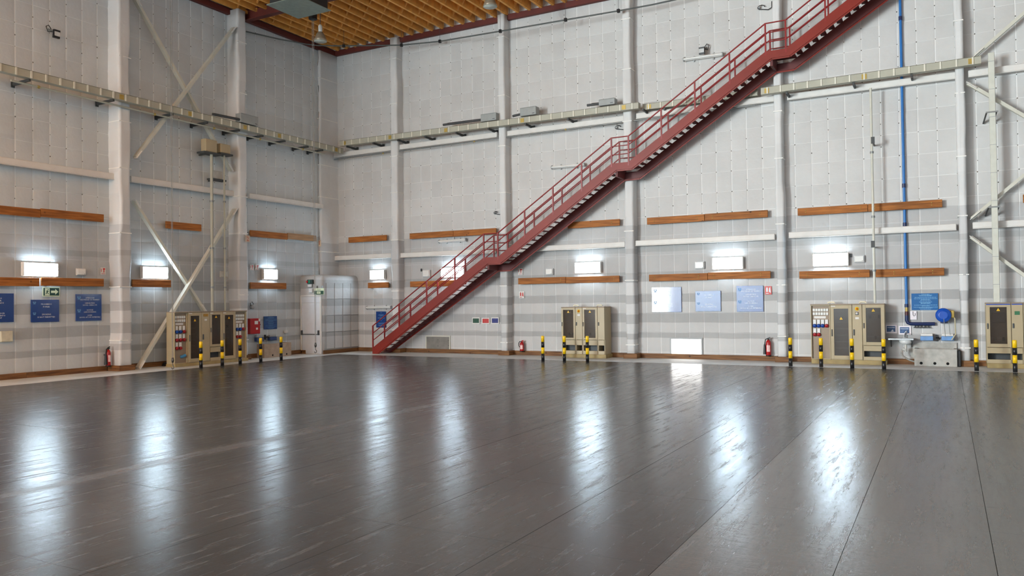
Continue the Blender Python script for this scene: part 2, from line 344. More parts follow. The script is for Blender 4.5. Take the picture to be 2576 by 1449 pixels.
# ------------------------------------------------------------------ walls of insulation panels
ZT = 12.8
def panel_mesh(name, mt, k):
    R = random.Random(k); i = .16
    j = lambda: R.uniform(-.03, .03)
    vs = [(-.5, -.5, .2), (.5, -.5, .2), (.5, .5, .2), (-.5, .5, .2)]
    vs += [(-.5+i+j(), -.5+i+j(), 1+j()), (.5-i+j(), -.5+i+j(), 1+j()), (.5-i+j(), .5-i+j(), 1+j()), (-.5+i+j(), .5-i+j(), 1+j())]
    vs += [(-.5, -.5, -1), (.5, -.5, -1), (.5, .5, -1), (-.5, .5, -1)]
    vs += vs[:4]
    fs = [(4,5,6,7), (0,1,5,4), (1,2,6,5), (2,3,7,6), (3,0,4,7), (8,9,13,12), (9,10,14,13), (10,11,15,14), (11,8,12,15)]
    return vs, fs
def wall(name, mt, F, f, umin, umax, usplit, rotm, zrow0, seed, holes=()):
    back_ = MB(F); back_.box(min(umin, umax)-.0, max(umin, umax), 0, ZT+.62, -.32, -.004)
    Wl = struct(back_.build(name, JOINTB if F is FB else JOINTL))
    protos = []
    for k in range(4):
        vs, fs = panel_mesh(name, mt, seed+k); me = bpy.data.meshes.new('insulation_panel'); me.from_pydata(vs, [], fs)
        for q, pl in enumerate(me.polygons): pl.use_smooth = q < 5
        me.materials.append(mt); protos.append((me, vs, fs))
    rows = [0.0]+[zrow0+.67*k for k in range(20) if zrow0+.67*k > .05 and zrow0+.67*k < ZT-.1]+[ZT]
    R = random.Random(seed); cells = []
    n = int(round(abs(usplit)/.5)); sg = 1 if usplit > 0 else -1
    for r in range(len(rows)-1):
        for c in range(n):
            a, d = sorted((sg*c*.5, sg*(c+1)*.5)); v0, v1 = rows[r], rows[r+1]
            if any(a < h[1] and d > h[0] and v0 < h[3] and v1 > h[2] for h in holes): continue
            P = F((a+d)/2, (v0+v1)/2, 0)-CAM; z = P.dot(fw)
            vis = z > 0 and abs(P.dot(CR)/z) < .66 and abs(P.dot(CU)/z) < .375
            cells.append((0 if vis else 1, P.length, a, d, v0, v1))
    cells.sort(); rest = MB(F); stud = MB(F)
    for k, (vis, dd, a, d, v0, v1) in enumerate(cells):
        me, vs, fs = protos[R.randrange(4)]
        gu, gv = (R.uniform(.008, .016), R.uniform(.003, .008)) if F is FB else (R.uniform(.012, .021), R.uniform(.003, .008)); th = R.uniform(.010, .026)
        su, sv = d-a-2*gu, v1-v0-2*gv; cu, cv = (a+d)/2+R.uniform(-.003, .003), (v0+v1)/2
        if k < 300:
            o = bpy.data.objects.new('insulation_panel', me); COL.objects.link(o); o.parent = Wl
            o.matrix_local = Matrix.Translation(F(cu, cv, 0)-ORG[name]) @ rotm.to_4x4() @ Matrix.Diagonal((su, sv, th, 1))
        else:
            pv = [(cu+q[0]*su, cv+q[1]*sv, q[2]*th) for q in vs]; rest.add(pv, fs)
            for q in range(5): rest.sm[-9+q] = True
        if vis == 0 and v0 > 4.4:
            for dv in (0, .5):
                if R.random() < .75:
                    rr = R.uniform(.012, .022); vv = v0+(v1-v0)*dv; uu = a+R.uniform(-.012, .012); vv += R.uniform(-.02, .02)
                    stud.add([(uu+rr*math.cos(t), vv+rr*math.sin(t), .004) for t in (0, 1.05, 2.1, 3.14, 4.19, 5.24)]+[(uu, vv, .016)], [(i, (i+1) % 6, 6) for i in range(6)])
    o = rest.build('insulation_panel_remainder', mt, Wl, recalc=False); o['kind'] = 'stuff'
    o = stud.build('fixing_stud_rows', mat('fixing_stud', (112, 106, 98), .6), Wl); o['kind'] = 'stuff'
    return Wl
RB = Matrix(((1,0,0),(0,0,-1),(0,1,0)))       # local (u,v,w) -> (x,-y,z)
RL = Matrix(((0,0,1),(1,0,0),(0,1,0)))
hx = rect(b, 1690, 853, 1765, 890); hx2 = rect(b, 1075, 847, 1132, 878)
WB = wall('wall_back', WALLB, FB, b, 0.0, XE, 27.0, RB, .21, 11)
WL = wall('wall_left', WALLL, FL, l, -34.5, 0.0, -16.0, RL, .09, 29)
m = MB(); m.box(-.32, -.012, -48, -45.5, 0, ZT+.62); m.box(-.32, -.012, -45.5, -34.5, 11.5, ZT+.62); m.build('door_surround', JOINT, WL)
m = MB(); m.box(XE, XE+.3, YE, 0, 0, ZT+.62); struct(m.build('wall_right', mat('far_wall_blue_grey', (176, 188, 198), .6, var=.05, scale=1)))
m = MB(); m.box(0, XE, YE-.3, YE-.05, 0, ZT+.62); struct(m.build('wall_rear', mat('far_wall_blue_grey', (176, 188, 198))))

# ------------------------------------------------------------------ ceiling lattice
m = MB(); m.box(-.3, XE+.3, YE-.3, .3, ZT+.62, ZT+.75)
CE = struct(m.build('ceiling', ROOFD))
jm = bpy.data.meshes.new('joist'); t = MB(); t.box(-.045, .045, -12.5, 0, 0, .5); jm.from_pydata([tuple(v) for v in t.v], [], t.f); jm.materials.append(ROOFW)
bmh = bpy.data.meshes.new('blocking'); t = MB(); t.F = lambda u, v, w: Vector((u, w, v))
t.prism([(-.21, .44), (-.21, .0), (-.08, .2), (.08, .2), (.21, .0), (.21, .44)], -.03, .03); bmh.from_pydata([tuple(v) for v in t.v], [], t.f); bmh.materials.append(ROOFW)
nb = 0
for k in range(34):
    x = .35+k*.49
    o = bpy.data.objects.new('joist', jm); COL.objects.link(o); o.parent = CE; o.location = Vector((x, -.12, ZT+.12))-ORG['ceiling']
    for q in range(14):
        y = -.55-q*.86-(k % 2)*.43
        if x/15.5+(-y)/10.5 < 1.0 and nb < 295:
            o = bpy.data.objects.new('blocking', bmh); COL.objects.link(o); o.parent = CE; o.location = Vector((x+.245, y, ZT+.16))-ORG['ceiling']; nb += 1
far = MB()
for k in range(35):
    far.box(17.0+k*.49, 17.07+k*.49, -12.6, -.12, ZT+.12, ZT+.62)
for k in range(68):
    far.box(.35+k*.49, .42+k*.49, YE, -13, ZT+.12, ZT+.62)
o = far.build('joist_remainder', ROOFW, CE); o['kind'] = 'stuff'
m = MB(); m.box(.05, XE, -.17, -.02, ZT-.06, ZT+.16, .01); m.build('edge_beam', REDB, CE)
m = MB(); m.box(.02, .17, -33, -.05, ZT-.06, ZT+.16, .01); m.build('edge_beam', REDB, CE)
m = MB()
for dz in (0, .38): m.box(.2, 24, -5.36, -5.12, ZT-.14+dz, ZT-.115+dz)
m.box(.2, 24, -5.25, -5.23, ZT-.14, ZT+.27)
o = m.build('roof_beam', REDB); tag(o, 'dark red steel roof beam running from the column numbered 2', 'beam')

# ------------------------------------------------------------------ foam clad columns
def column(name, F, mt, u0, u1, p, label, zt=ZT+.1, z0=.0, bulge=.02, seed=1, flange=0):
    R = random.Random(seed); m = MB(F); n = 34; prof = []
    c = .06
    base = [(u0, 0), (u0, p-c-.05), (u0, p-c), (u0+c*.3, p-c*.3), (u0+c, p), (u0+c+.03, p), (u1-c-.03, p), (u1-c, p), (u1-c*.3, p-c*.3), (u1, p-c), (u1, p-c-.05), (u1, 0)]
    rings = []
    for i in range(n+1):
        z = z0+(zt-z0)*i/n
        if i % 3 == 0:
            o1, o2, o3, o4 = [R.uniform(-bulge, bulge) for _ in range(4)]
            off = [((o1 if q[0] < (u0+u1)/2 else o2), (o3 if q[0] < (u0+u1)/2 else o4)) for q in base]
        else: off = [(a+R.uniform(-.006, .006), d+R.uniform(-.006, .006)) for a, d in off]
        rings.append([(q[0]+o_[0], z, max(-.01, q[1]+(o_[1] if q[1] > 0 else 0))) for q, o_ in zip(base, off)])
    k = len(base); vs = [q for r in rings for q in r]
    fs = [(i*k+j, i*k+j+1, (i+1)*k+j+1, (i+1)*k+j) for i in range(n) for j in range(k-1)]
    fs += [list(range(k)), [n*k+j for j in range(k)]]
    m.add(vs, fs, True)
    t = thing(name, label, 'column', F((u0+u1)/2, 0, p/2), 'foam clad wall columns')
    m.build('cladding', COLM, t)
    m = MB(F)                                # wrap seams of the cladding
    for k in range(7):
        z = .7+k*1.85+R.uniform(-.3, .3)
        m.box(u0-.012, u1+.012, z, z+.03, 0, p+.012)
    m.build('wrap_band', JOINT, t)
    m = MB(F); m.box(u0-.09, u1+.09, 0, .17, 0, p+.06, .01); m.build('timber_shoe', SKIRT, t)
    return t
CW = .34; CP = .42
cols = [(b(1002, 870, 0)[0], 'white foam-clad column behind the foot of the red staircase'),
        (b(1270, 870, 0)[0], 'white foam-clad column behind the first landing of the red staircase'),
        (b(1588, 870, 0)[0], 'white foam-clad column between the two-door cabinet bank and the bright floor hatch'),
        (b(1966, 870, 0)[0], 'white foam-clad column just left of the longest cabinet bank with sockets'),
        (b(2425, 870, 0)[0], 'white foam-clad column right of the concrete trough and blue hose reel')]
CX = []
for k, (fr, lab) in enumerate(zip([(986, 1003), (1259, 1276), (1574, 1596), (1956, 1976), (2416, 2439)], [c[1] for c in cols])):
    ua, ub = b(fr[0], 800, CP)[0], b(fr[1], 800, CP)[0]
    CX.append((ua, ub)); column('foam_column', FB, WALLB, ua, ub, CP, lab, seed=40+k)
LCY = []
for k, (fr, lab) in enumerate(zip([(304, 331), (604, 624.5)], ['wide white foam-clad column between the blue signs and the crossed braces', 'white foam-clad column with the number 2 at the end of the long cabinet bank'])):
    ua, ub = l(fr[0], 800, .55)[0], l(fr[1], 800, .55)[0]
    LCY.append((ua, ub)); column('foam_column', FL, WALLL, ua-.02, ub, .55, lab, seed=60+k, bulge=.03)
cu0, cu1 = b(797, 400, .95)[0], b(821, 400, .95)[0]
column('foam_column', FB, WALLB, .0, .15, 1.12, 'white foam-clad column standing in the corner of the hall above the door', seed=77, zt=ZT-.05)

# ------------------------------------------------------------------ skirting boards
def skirting(name, F, segs):
    m = MB(F); m.box(segs[0][0], segs[-1][1], .0, .01, 0, .02)
    t = struct(m.build(name, SKIRT))
    for a, c in segs:
        k = max(1, int(abs(c-a)/2.4))
        for i in range(k):
            q = MB(F); q.box(a+(c-a)*i/k+.004, a+(c-a)*(i+1)/k-.004, 0, .16, 0, .07+random.uniform(0, .012), .006); q.build('skirting_plank', SKIRT, t)
us = [1.2]
segs = []
for ua, ub in CX: segs.append((us[-1], ua-.1)); us.append(ub+.1)
segs.append((us[-1], XE)); skirting('baseboard_back', FB, segs)
skirting('baseboard_left', FL, [(-33, LCY[0][0]-.14), (LCY[0][1]+.12, LCY[1][0]-.14), (LCY[1][1]+.12, -2.25)])

# ------------------------------------------------------------------ girts
def girt(F, f, x0, y0, x1, y1, h, label, w0=.155, w1=.27, group=None, ext=None):
    ua, va = f(x0, y0, w1); uc, vc = f(x1, y1, w1); v = (va+vc)/2
    m = MB(F); m.box(ua, uc, v, v+.02, w0, w1+.02); m.box(ua, uc, v+.02, v+h, w0, w1, .015)
    o = m.build('girt', WHITE); tag(o, label, 'beam', group); return v
GL = 'white girts along the lower back wall'; GU = 'white girts along the upper back wall'; GLW = 'white girts on the left wall'
ml = [(836, 655, 984, 649, 'short white girt between the corner and the staircase foot column'),
      (1007, 647.5, 1246, 638, 'white girt passing behind the first landing of the staircase'),
      (1292, 635, 1572, 621, 'white girt above the lit lamp over the two-door cabinet bank'),
      (1598, 619, 1949, 602.5, 'white girt above the lamp over the three shiny blue signs'),
      (1984, 600.5, 2406, 577.5, 'white girt crossing behind the blue pipe at lamp height'),
      (2447, 576, 2640, 566, 'white girt right of the last column between two braces')]
for a in ml: girt(FB, b, *a[:4], .19, a[4], group=GL)
mu = [(838, 396, 984, 379, 'short white girt under the duct next to the hall corner'),
      (1005, 376, 1250, 345, 'white girt under the first grey box of the duct'),
      (1275, 343, 1574, 304, 'white girt under the second and third grey duct boxes'),
      (1600, 301, 1948, 253, 'white girt under the duct behind the upper staircase flight'),
      (1980, 250, 2404, 200, 'white girt under the duct crossing behind the blue pipe'),
      (2436, 195, 2640, 168, 'white girt right of the last column under the duct end')]
for a in mu: girt(FB, b, *a[:4], .2, a[4], group=GU)
for a in [(-60, 405, 297, 452, 'white girt above the blue signs on the left wall'), (331, 457.5, 602, 496, 'white girt crossing the braced bay of the left wall'), (628, 500, 814, 524.6, 'white girt between the column numbered 2 and the corner')]:
    girt(FL, l, *a[:4], .2, a[4], group=GLW)

# ------------------------------------------------------------------ crossed braces
def brace(F, f, p0, p1, w, th, label, group, mt=None):
    a = f(*p0, w); c = f(*p1, w)
    t = thing('brace', label, 'brace', F((a[0]+c[0])/2, min(a[1], c[1]), w), group)
    m = MB(F); m.bar((a[0], a[1], w), (c[0], c[1], w), .09, th); m.build('bar', mt or CREAM, t)
    for q, d in ((a, 1), (c, -1)):
        dv = Vector((c[0]-a[0], c[1]-a[1], 0)).normalized()*.28*d
        m = MB(F); m.bar((q[0]-dv.x*.15, q[1]-dv.y*.15, w+.055), (q[0]+dv.x, q[1]+dv.y, w+.055), .02, th*1.25); m.build('gusset_plate', WHITE, t)
GX = 'crossed braces on the left wall'; GR = 'braces right of the last column'
brace(FL, l, (338, -4), (580, 429), .30, .15, 'upper brace sloping down from the wide column behind the conduit boxes', GX)
brace(FL, l, (587, 71), (340, 396), .42, .15, 'upper brace sloping down from the column numbered 2 to the wide column', GX)
brace(FL, l, (336, 506), (513, 782), .30, .15, 'lower brace ending behind the cabinet bank under the conduits', GX)
brace(FL, l, (590, 527), (347, 926), .42, .16, 'lower brace reaching the floor left of the long cabinet bank', GX)
brace(FB, b, (2452, 142), (2600, 12), .3, .12, 'topmost brace rising right from the duct end', GR)
brace(FB, b, (2434, 210), (2600, 306), .34, .12, 'brace falling right from the upper girt behind the vertical duct', GR)
brace(FB, b, (2444, 550), (2600, 421), .3, .12, 'brace rising right from the lower girt', GR)
brace(FB, b, (2442, 596), (2600, 710), .34, .12, 'lowest brace falling right below the lower girt', GR)

# ------------------------------------------------------------------ helpers for wall mounted things
WF = .04                                     # everything fixed to the walls starts this far out of the panel joints
def text_mesh(lines, size, align='CENTER', spacing=1.25):
    cu = bpy.data.curves.new('lettering', 'FONT'); cu.body = '\n'.join(lines); cu.size = size; cu.align_x = align; cu.align_y = 'CENTER'
    cu.space_line = spacing; cu.resolution_u = 1; cu.extrude = 0.0
    o = bpy.data.objects.new('lettering', cu); COL.objects.link(o); bpy.context.view_layer.update()
    me = bpy.data.meshes.new_from_object(o.evaluated_get(bpy.context.evaluated_depsgraph_get()))
    vs = [tuple(v.co) for v in me.vertices]; fs = [list(p.vertices) for p in me.polygons]
    bpy.data.objects.remove(o); bpy.data.curves.remove(cu); bpy.data.meshes.remove(me)
    return vs, fs
def lettering(F, lines, uc, vc, w, size, parent, mt, maxw=None, name='lettering', spacing=1.25):
    vs, fs = text_mesh(lines, size, spacing=spacing)
    if not vs: return
    u0, u1 = min(v[0] for v in vs), max(v[0] for v in vs); v0, v1 = min(v[1] for v in vs), max(v[1] for v in vs)
    k = 1.0 if not maxw else min(1.0, maxw/(u1-u0))
    m = MB(F); m.add([(uc+(q[0]-(u0+u1)/2)*k, vc+(q[1]-(v0+v1)/2), w+q[2]) for q in vs], fs)
    o = m.build(name, mt, parent, recalc=False); o['kind'] = 'stuff'
    return o
def base(F, R, w): return F((R[0]+R[1])/2, R[2], w)

# ------------------------------------------------------------------ timber planks on the walls
def plank(F, f, x0, y0, x1, y1, h, label, group, mt=PINE, studs=()):
    w0, w1 = .155, .215
    ua = f(x0, y0, w1)[0]; uc = f(x1, y1, w1)[0]; va = f(x0, y0, w1)[1]; vc = f(x1, y1, w1)[1]
    v = (va+vc)/2
    t = thing('wall_plank', label, 'plank', F((ua+uc)/2, v-h/2, w0), group)
    m = MB(F); m.box(ua+.006, uc-.006, v-h/2, v+h/2, w0, w1, .006); m.build('board', mt, t)
    for q in (.12, .88):
        uu = ua+(uc-ua)*q; m = MB(F); m.box(uu-.05, uu+.05, v-h*.35, v+h*.35, .03, w0); m.build('spacer', SKIRT, t)
    for q in studs:
        uu = ua+(uc-ua)*q
        for dv in (-.035, .035):
            m = MB(F); m.lathe([(.016, 0), (.016, .006), (.008, .012)], (uu, v+dv, w1), (0, 0, 1), 8); m.build('bolt', BRASS, t)
PH = .23
GPU = 'upper row of timber planks on the back wall'; GPL = 'lower row of timber planks on the back wall'; GPW = 'timber planks on the left wall'
for a in [(876, 602, 972, 600, 'short upper pine plank between the corner and the staircase foot', PINE, ()),
          (1030, 594, 1140, 588, 'upper pine plank above the hanging dead tube lamp, left half', PINE, ()),
          (1140, 588, 1248, 581, 'upper pine plank above the first staircase landing, right half', PINE, ()),
          (1428, 566, 1559, 560, 'upper pine plank right of the second staircase flight', PINE, (.12, .85)),
          (1627, 556, 1772, 548, 'upper pine plank above the shiny white-glared sign', PINE, (.13, .88)),
          (1772, 547, 1931.5, 537, 'upper pine plank above the blue working-load sign', PINE, (.13, .88)),
          (2006, 532, 2183, 524, 'upper pine plank left of the thin conduit above the socket cabinet', PINE, (.12, .9)),
          (2183, 523, 2371, 511, 'upper pine plank crossed by the blue pipe', PINE, (.1, .86)),
          (2573, 500, 2660, 494, 'upper pine plank cut by the right picture edge', PINE, ())]:
    plank(FB, b, *a[:4], PH, a[4], GPU, a[5], a[6])
for a in [(925, 718, 977, 717, 'shortest lower pine plank beside the staircase foot', PINE, ()),
          (1031, 714.5, 1146, 713, 'lower pine plank seen through the first staircase flight', PINE, ()),
          (1303, 707, 1423, 705, 'lower pine plank above the fire alarm sticker, left half', PINE, (.9,)),
          (1423, 704.5, 1558, 702, 'lower pine plank above the two-door cabinet bank', PINE, (.9,)),
          (1632, 699.5, 1780, 695.5, 'lower pine plank above the white-glared sign', PINE, (.1, .85)),
          (1780, 695, 1938.5, 690, 'lower pine plank above the working-load sign', PINE, (.1, .85)),
          (2010, 690.5, 2188, 689, 'lower pine plank above the socket cabinet, left of the conduit', PINE, (.12, .86)),
          (2197, 688, 2376, 683, 'lower pine plank crossed by the blue pipe', PINE, (.3, .84))]:
    plank(FB, b, *a[:4], PH, a[4], GPL, a[5], a[6])
for a in [(-60, 522, 103, 537, 'upper left-wall pine plank cut by the left picture edge', PINE, ()),
          (103, 537, 262, 547, 'upper left-wall pine plank above the lamp, right half', PINE, ()),
          (418, 567, 507.5, 571.5, 'short upper pine plank beside the brace and conduits', PINE, ()),
          (630, 588, 724, 594, 'upper pine plank right of the column numbered 2', PINE, ()),
          (724, 594, 796, 599.5, 'pale weathered upper plank next to the hall corner', PINE2, ()),
          (-60, 709, 100, 708, 'lower left-wall pine plank cut by the left picture edge', PINE, ()),
          (104, 708.5, 262, 711, 'lower left-wall pine plank above the exit arrow sign', PINE, ()),
          (333, 713, 431, 713, 'lower pine plank under the lamp beside the wide column', PINE, ()),
          (630, 719, 721, 719, 'lower pine plank under the lamp near the corner door', PINE, ())]:
    plank(FL, l, *a[:4], .24, a[4], GPW, a[5], a[6])

# ------------------------------------------------------------------ lamps on the walls
def wall_lamp(F, f, xc, yc, wpx, label, group):
    w1 = .17
    ua = f(xc-wpx/2, yc, w1)[0]; uc = f(xc+wpx/2, yc, w1)[0]; v = f(xc, yc, w1)[1]
    t = thing('tube_lamp', label, 'lamp', F((ua+uc)/2, v-.2, WF), group)
    m = MB(F); m.box(ua-.03, uc+.03, v-.2, v+.2, WF, .1, .015); m.build('housing', WHITE, t)
    for q in range(4):
        vv = v-.145+q*.097
        m = MB(F); m.tube([(ua, vv, .145), (uc, vv, .145)], .03, 8); m.build('tube', TUBE, t)
    for uu in (ua-.03, uc):
        m = MB(F); m.box(uu, uu+.03, v-.19, v+.19, .1, .18, .006); m.build('end_cap', WHITE, t)
GLM = 'lit tube lamps on the walls'
for a in [(FL, l, 103, 678, 84, 'lit lamp above the exit arrow sign on the left wall'),
          (FL, l, 391, 686, 62, 'lit lamp between the wide column and the crossed braces'),
          (FL, l, 681, 690, 33, 'lit lamp near the corner door on the left wall'),
          (FB, b, 948, 691, 34, 'lit lamp above the staircase foot'),
          (FB, b, 1138, 685, 56, 'lit lamp shining through the staircase railing'),
          (FB, b, 1478, 673, 62, 'lit lamp above the two-door cabinet bank'),
          (FB, b, 1830, 662, 74, 'lit lamp above the blue working-load sign'),
          (FB, b, 2089, 653, 86, 'lit lamp above the socket cabinet on the right')]:
    wall_lamp(*a[:5], a[5], GLM)
def dead_lamp(x0, y0, x1, y1, label, rod=0):
    w = .16; a = b(x0, y0, w); c = b(x1, y1, w)
    t = thing('dead_tube_lamp', label, 'lamp', FB((a[0]+c[0])/2, min(a[1], c[1]), WF), 'unlit tube lamps on the back wall')
    m = MB(FB); m.bar((a[0], a[1], .1), (c[0], c[1], .1), .1, .1); m.build('housing', WHITE, t)
    m = MB(FB); m.tube([(a[0], a[1], .17), (c[0], c[1], .17)], .04, 10); m.build('diffuser', mat('diffuser_milk', (226, 226, 222), .3, var=.03), t)
    for p in (a, c):
        m = MB(FB); m.tube([(p[0]-.02, p[1], .13), (p[0]+.02, p[1], .13)], .075, 10); m.build('end_cap', GREY, t)
    for q in (.25, .75):
        uu, vv = a[0]+(c[0]-a[0])*q, a[1]+(c[1]-a[1])*q
        m = MB(FB); m.box(uu-.02, uu+.02, vv-.1, vv+.1, WF, .07); m.build('clip', GREY, t)
    if rod:
        uu, vv = (a[0]+c[0])/2+.1, (a[1]+c[1])/2
        m = MB(FB); m.tube([(uu, vv+rod, .13), (uu, vv+.04, .13)], .012, 6); m.build('hanger_rod', BLACK, t)
dead_lamp(1720, 149.5, 1817, 136, 'unlit tube lamp below the high floodlight on the back wall')
dead_lamp(1388, 421, 1469, 414, 'unlit tube lamp beside the second staircase flight')
dead_lamp(1104, 607.5, 1171, 603, 'unlit tube lamp hanging under the upper plank left of the first landing', .14)
dead_lamp(922, 774, 983, 773, 'unlit tube lamp low on the wall above the narrow blue sign')

# ------------------------------------------------------------------ signs
def sign(F, f, x0, y0, x1, y1, mt, label, cat='sign', group=None, name='wall_sign', th=.02, w=WF, R=None):
    R = R or rect(f, x0, y0, x1, y1, w+th)
    t = thing(name, label, cat, base(F, R, w), group)
    m = MB(F); m.box(R[0], R[1], R[2], R[3], w, w+th, .003); m.build('plate', mt, t)
    return t, R
def lines_on(F, t, R, w, rows, mt, emblems=True):
    du, dv = R[1]-R[0], R[3]-R[2]
    for txt, vy, h, ww in rows:
        lettering(F, [txt], R[0]+du*.54, R[3]-dv*vy, w, h*dv*1.35, t, mt, ww*du)
    if emblems:
        for vy in (.14, .62):
            m = MB(F); s = .055*dv; uc, vc = R[0]+du*.12, R[3]-dv*vy
            m.box(uc-s*1.2, uc-s*.2, vc, vc+s, w-.002, w); m.box(uc+s*.2, uc+s*1.2, vc, vc+s, w-.002, w); m.box(uc-s*.9, uc+s*.9, vc-s, vc-s*.2, w-.002, w)
            m.build('emblem', INKB, t)
SMK = [('PROHIBIDO', .2, .07, .38), ('FUMAR', .32, .07, .26), ('SMOKING', .66, .07, .32), ('IS NOT PERMITTED', .78, .07, .62)]
LOAD = [('ATENCION', .14, .05, .34), ('SEGURIDAD DE TRABAJO', .215, .05, .82), ('CARGA MAX.', .335, .05, .4), ('200 KG. CADA 2 M.', .41, .05, .6), ('NOTICE', .595, .05, .26), ('SAFE WORKING', .67, .05, .52), ('LOAD', .79, .05, .2), ('200 KG. AT 2 M. INTERVALS', .865, .05, .88)]
FLR = [('SUELO', .17, .055, .30), ('PISAR', .25, .055, .24), ('CALZADO', .33, .055, .36), ('THE FLOOR', .69, .055, .44), ('GOING INTO', .77, .055, .44), ('AWAY', .85, .055, .24)]
GS1 = 'blue notice boards on the left wall'; GS2 = 'blue notice boards on the back wall'
sp = WF+.0215
t, R = sign(FL, l, -50, 738, 35, 811, BLUE, 'dark blue notice board cut by the left picture edge', group=GS1); lines_on(FL, t, R, sp, FLR, INK)
t, R = sign(FL, l, 78, 754, 149, 810, BLUE, 'dark blue no-smoking board below the exit arrow sign', group=GS1); lines_on(FL, t, R, sp, SMK, INK)
t, R = sign(FL, l, 191, 740, 255.5, 807, BLUE, 'dark blue working-load board beside the wide column', group=GS1); lines_on(FL, t, R, sp, LOAD, INK)
t, R = sign(FB, b, 1640, 722.5, 1714, 785, BLUE, 'blue notice board with half its face bleached by glare', group=GS2); lines_on(FB, t, R, sp, FLR, INK)
t, R = sign(FB, b, 1749.5, 732, 1813, 783, BLUE, 'smallest shiny no-smoking board, middle of the three above the hatch', group=GS2); lines_on(FB, t, R, sp, SMK, INK)
t, R = sign(FB, b, 1853, 719, 1920, 784, BLUE, 'shiny working-load board next to the small red sticker', group=GS2); lines_on(FB, t, R, sp, LOAD, INK)
def print_rows(F, t, R, w, rows, mt, seed):
    rr = random.Random(seed); du, dv = R[1]-R[0], R[3]-R[2]; m = MB(F)
    for vy, ww in rows:
        u = R[0]+du*(.53-ww/2); end = R[0]+du*(.53+ww/2)
        while u < end:
            k = rr.uniform(.03, .09)*du; m.box(u, min(u+k, end), R[3]-dv*vy-.011*dv, R[3]-dv*vy+.011*dv, w-.002, w); u += k+.012*du
    m.build('print', mt, t)['kind'] = 'stuff'
PR = [(.06, .3), (.11, .5), (.15, .46), (.24, .82), (.32, .86), (.37, .35), (.44, .4), (.51, .48), (.57, .38), (.61, .36), (.70, .86), (.75, .3), (.82, .9), (.87, .5), (.94, .4)]
t, R = sign(FB, b, 2293, 738, 2360, 780, BLUE2, 'bright blue wash-station notice above the hose reel', group=GS2); print_rows(FB, t, R, sp, PR, mat('pale_print', (130, 186, 220), .5), 3)
t, R = sign(FL, l, 664, 795.5, 697, 828, mat('sign_blue_dull', (20, 62, 120), .4), 'small blue wash-station notice beside the red cabinet', group=GS1); print_rows(FL, t, R, sp, PR, INKB, 4)
t, R = sign(FB, b, 946, 783.5, 970.5, 824, BLUE, 'narrow blue notice behind the staircase handrail', group=GS2); print_rows(FB, t, R, sp, [(.08, .12), (.2, .5), (.24, .6), (.28, .3), (.37, .7), (.42, .7), (.48, .3), (.58, .12), (.72, .7), (.76, .5), (.84, .6), (.89, .5), (.94, .2)], INKB, 5)
GT = 'three little framed notices under the staircase'
for (x0, y0, x1, y1, c, lab, rows, pc) in [(1187.5, 798.5, 1207, 815, DGREEN, 'little white-framed green notice, left of three under the stairs', [(.36, .72), (.74, .9)], (126, 168, 138)),
        (1212, 799.5, 1231.5, 815, REDS, 'little white-framed red notice, middle of three under the stairs', [(.25, .9), (.5, .86), (.76, .7)], (240, 170, 160)),
        (1235.5, 798.5, 1255, 815, mat('navy_sign', (14, 28, 112), .4), 'little white-framed navy notice, right of three under the stairs', [(.36, .78), (.8, .92)], (150, 160, 214))]:
    t, R = sign(FB, b, x0, y0, x1, y1, WHITE, lab, group=GT, th=.012)
    du, dv = R[1]-R[0], R[3]-R[2]; Q = (R[0]+.1*du, R[1]-.1*du, R[2]+.16*dv, R[3]-.15*dv)
    m = MB(FB); m.box(*Q, WF+.012, WF+.0135); m.build('coloured_field', c, t)
    print_rows(FB, t, (Q[0], Q[1], Q[2]+.06*dv, Q[3]), WF+.016, [(a, d) for a, d in rows], mat('print_%d' % pc[0], pc, .5), 9)
    
def fire_sticker(F, f, x0, y0, x1, y1, label, kind=0, bg=WHITE):
    t, R = sign(F, f, x0, y0, x1, y1, bg if kind != 2 else mat('faded_red_sticker', (206, 72, 66), .4), label, group='fire safety stickers', name='fire_sticker', th=.006)
    du, dv = R[1]-R[0], R[3]-R[2]; w = WF+.008; fg = REDS if kind != 2 else INK
    m = MB(F)
    if kind == 0:                              # call point pictogram with a caption line
        m.box(R[0]+.45*du, R[1]-.12*du, R[3]-.3*dv, R[3]-.1*dv, w-.002, w); m.box(R[0]+.55*du, R[0]+.72*du, R[2]+.3*dv, R[3]-.3*dv, w-.002, w); m.box(R[0]+.1*du, R[0]+.2*du, R[2]+.4*dv, R[3]-.15*dv, w-.002, w)
        m.box(R[0]+.15*du, R[1]-.15*du, R[2]+.1*dv, R[2]+.16*dv, w-.002, w)
    else:                                      # extinguisher pictogram
        m.box(R[0]+.2*du, R[0]+.45*du, R[2]+.32*dv, R[3]-.22*dv, w-.002, w); m.box(R[0]+.26*du, R[0]+.39*du, R[3]-.22*dv, R[3]-.12*dv, w-.002, w)
        m.prism([(R[0]+.58*du, R[2]+.35*dv), (R[1]-.12*du, R[2]+.2*dv), (R[1]-.2*du, R[3]-.1*dv), (R[0]+.62*du, R[3]-.25*dv)], w-.002, w)
        m.box(R[0]+.15*du, R[0]+.55*du, R[2]+.1*dv, R[2]+.18*dv, w-.002, w)
    m.build('pictogram', fg, t)
fire_sticker(FL, l, 253, 673, 266, 691, 'small red and white fire sticker left of the wide column')
fire_sticker(FL, l, 629, 666, 638.5, 680, 'small fire sticker touching the column numbered 2')
fire_sticker(FL, l, 642, 666, 651.5, 680, 'small fire sticker just left of the lamp near the corner door')
fire_sticker(FB, b, 1303, 675, 1315, 691.5, 'small fire sticker above the lower plank beside the staircase')
fire_sticker(FB, b, 1305.5, 733, 1319, 750, 'white and red extinguisher sticker above the small extinguisher', 1)
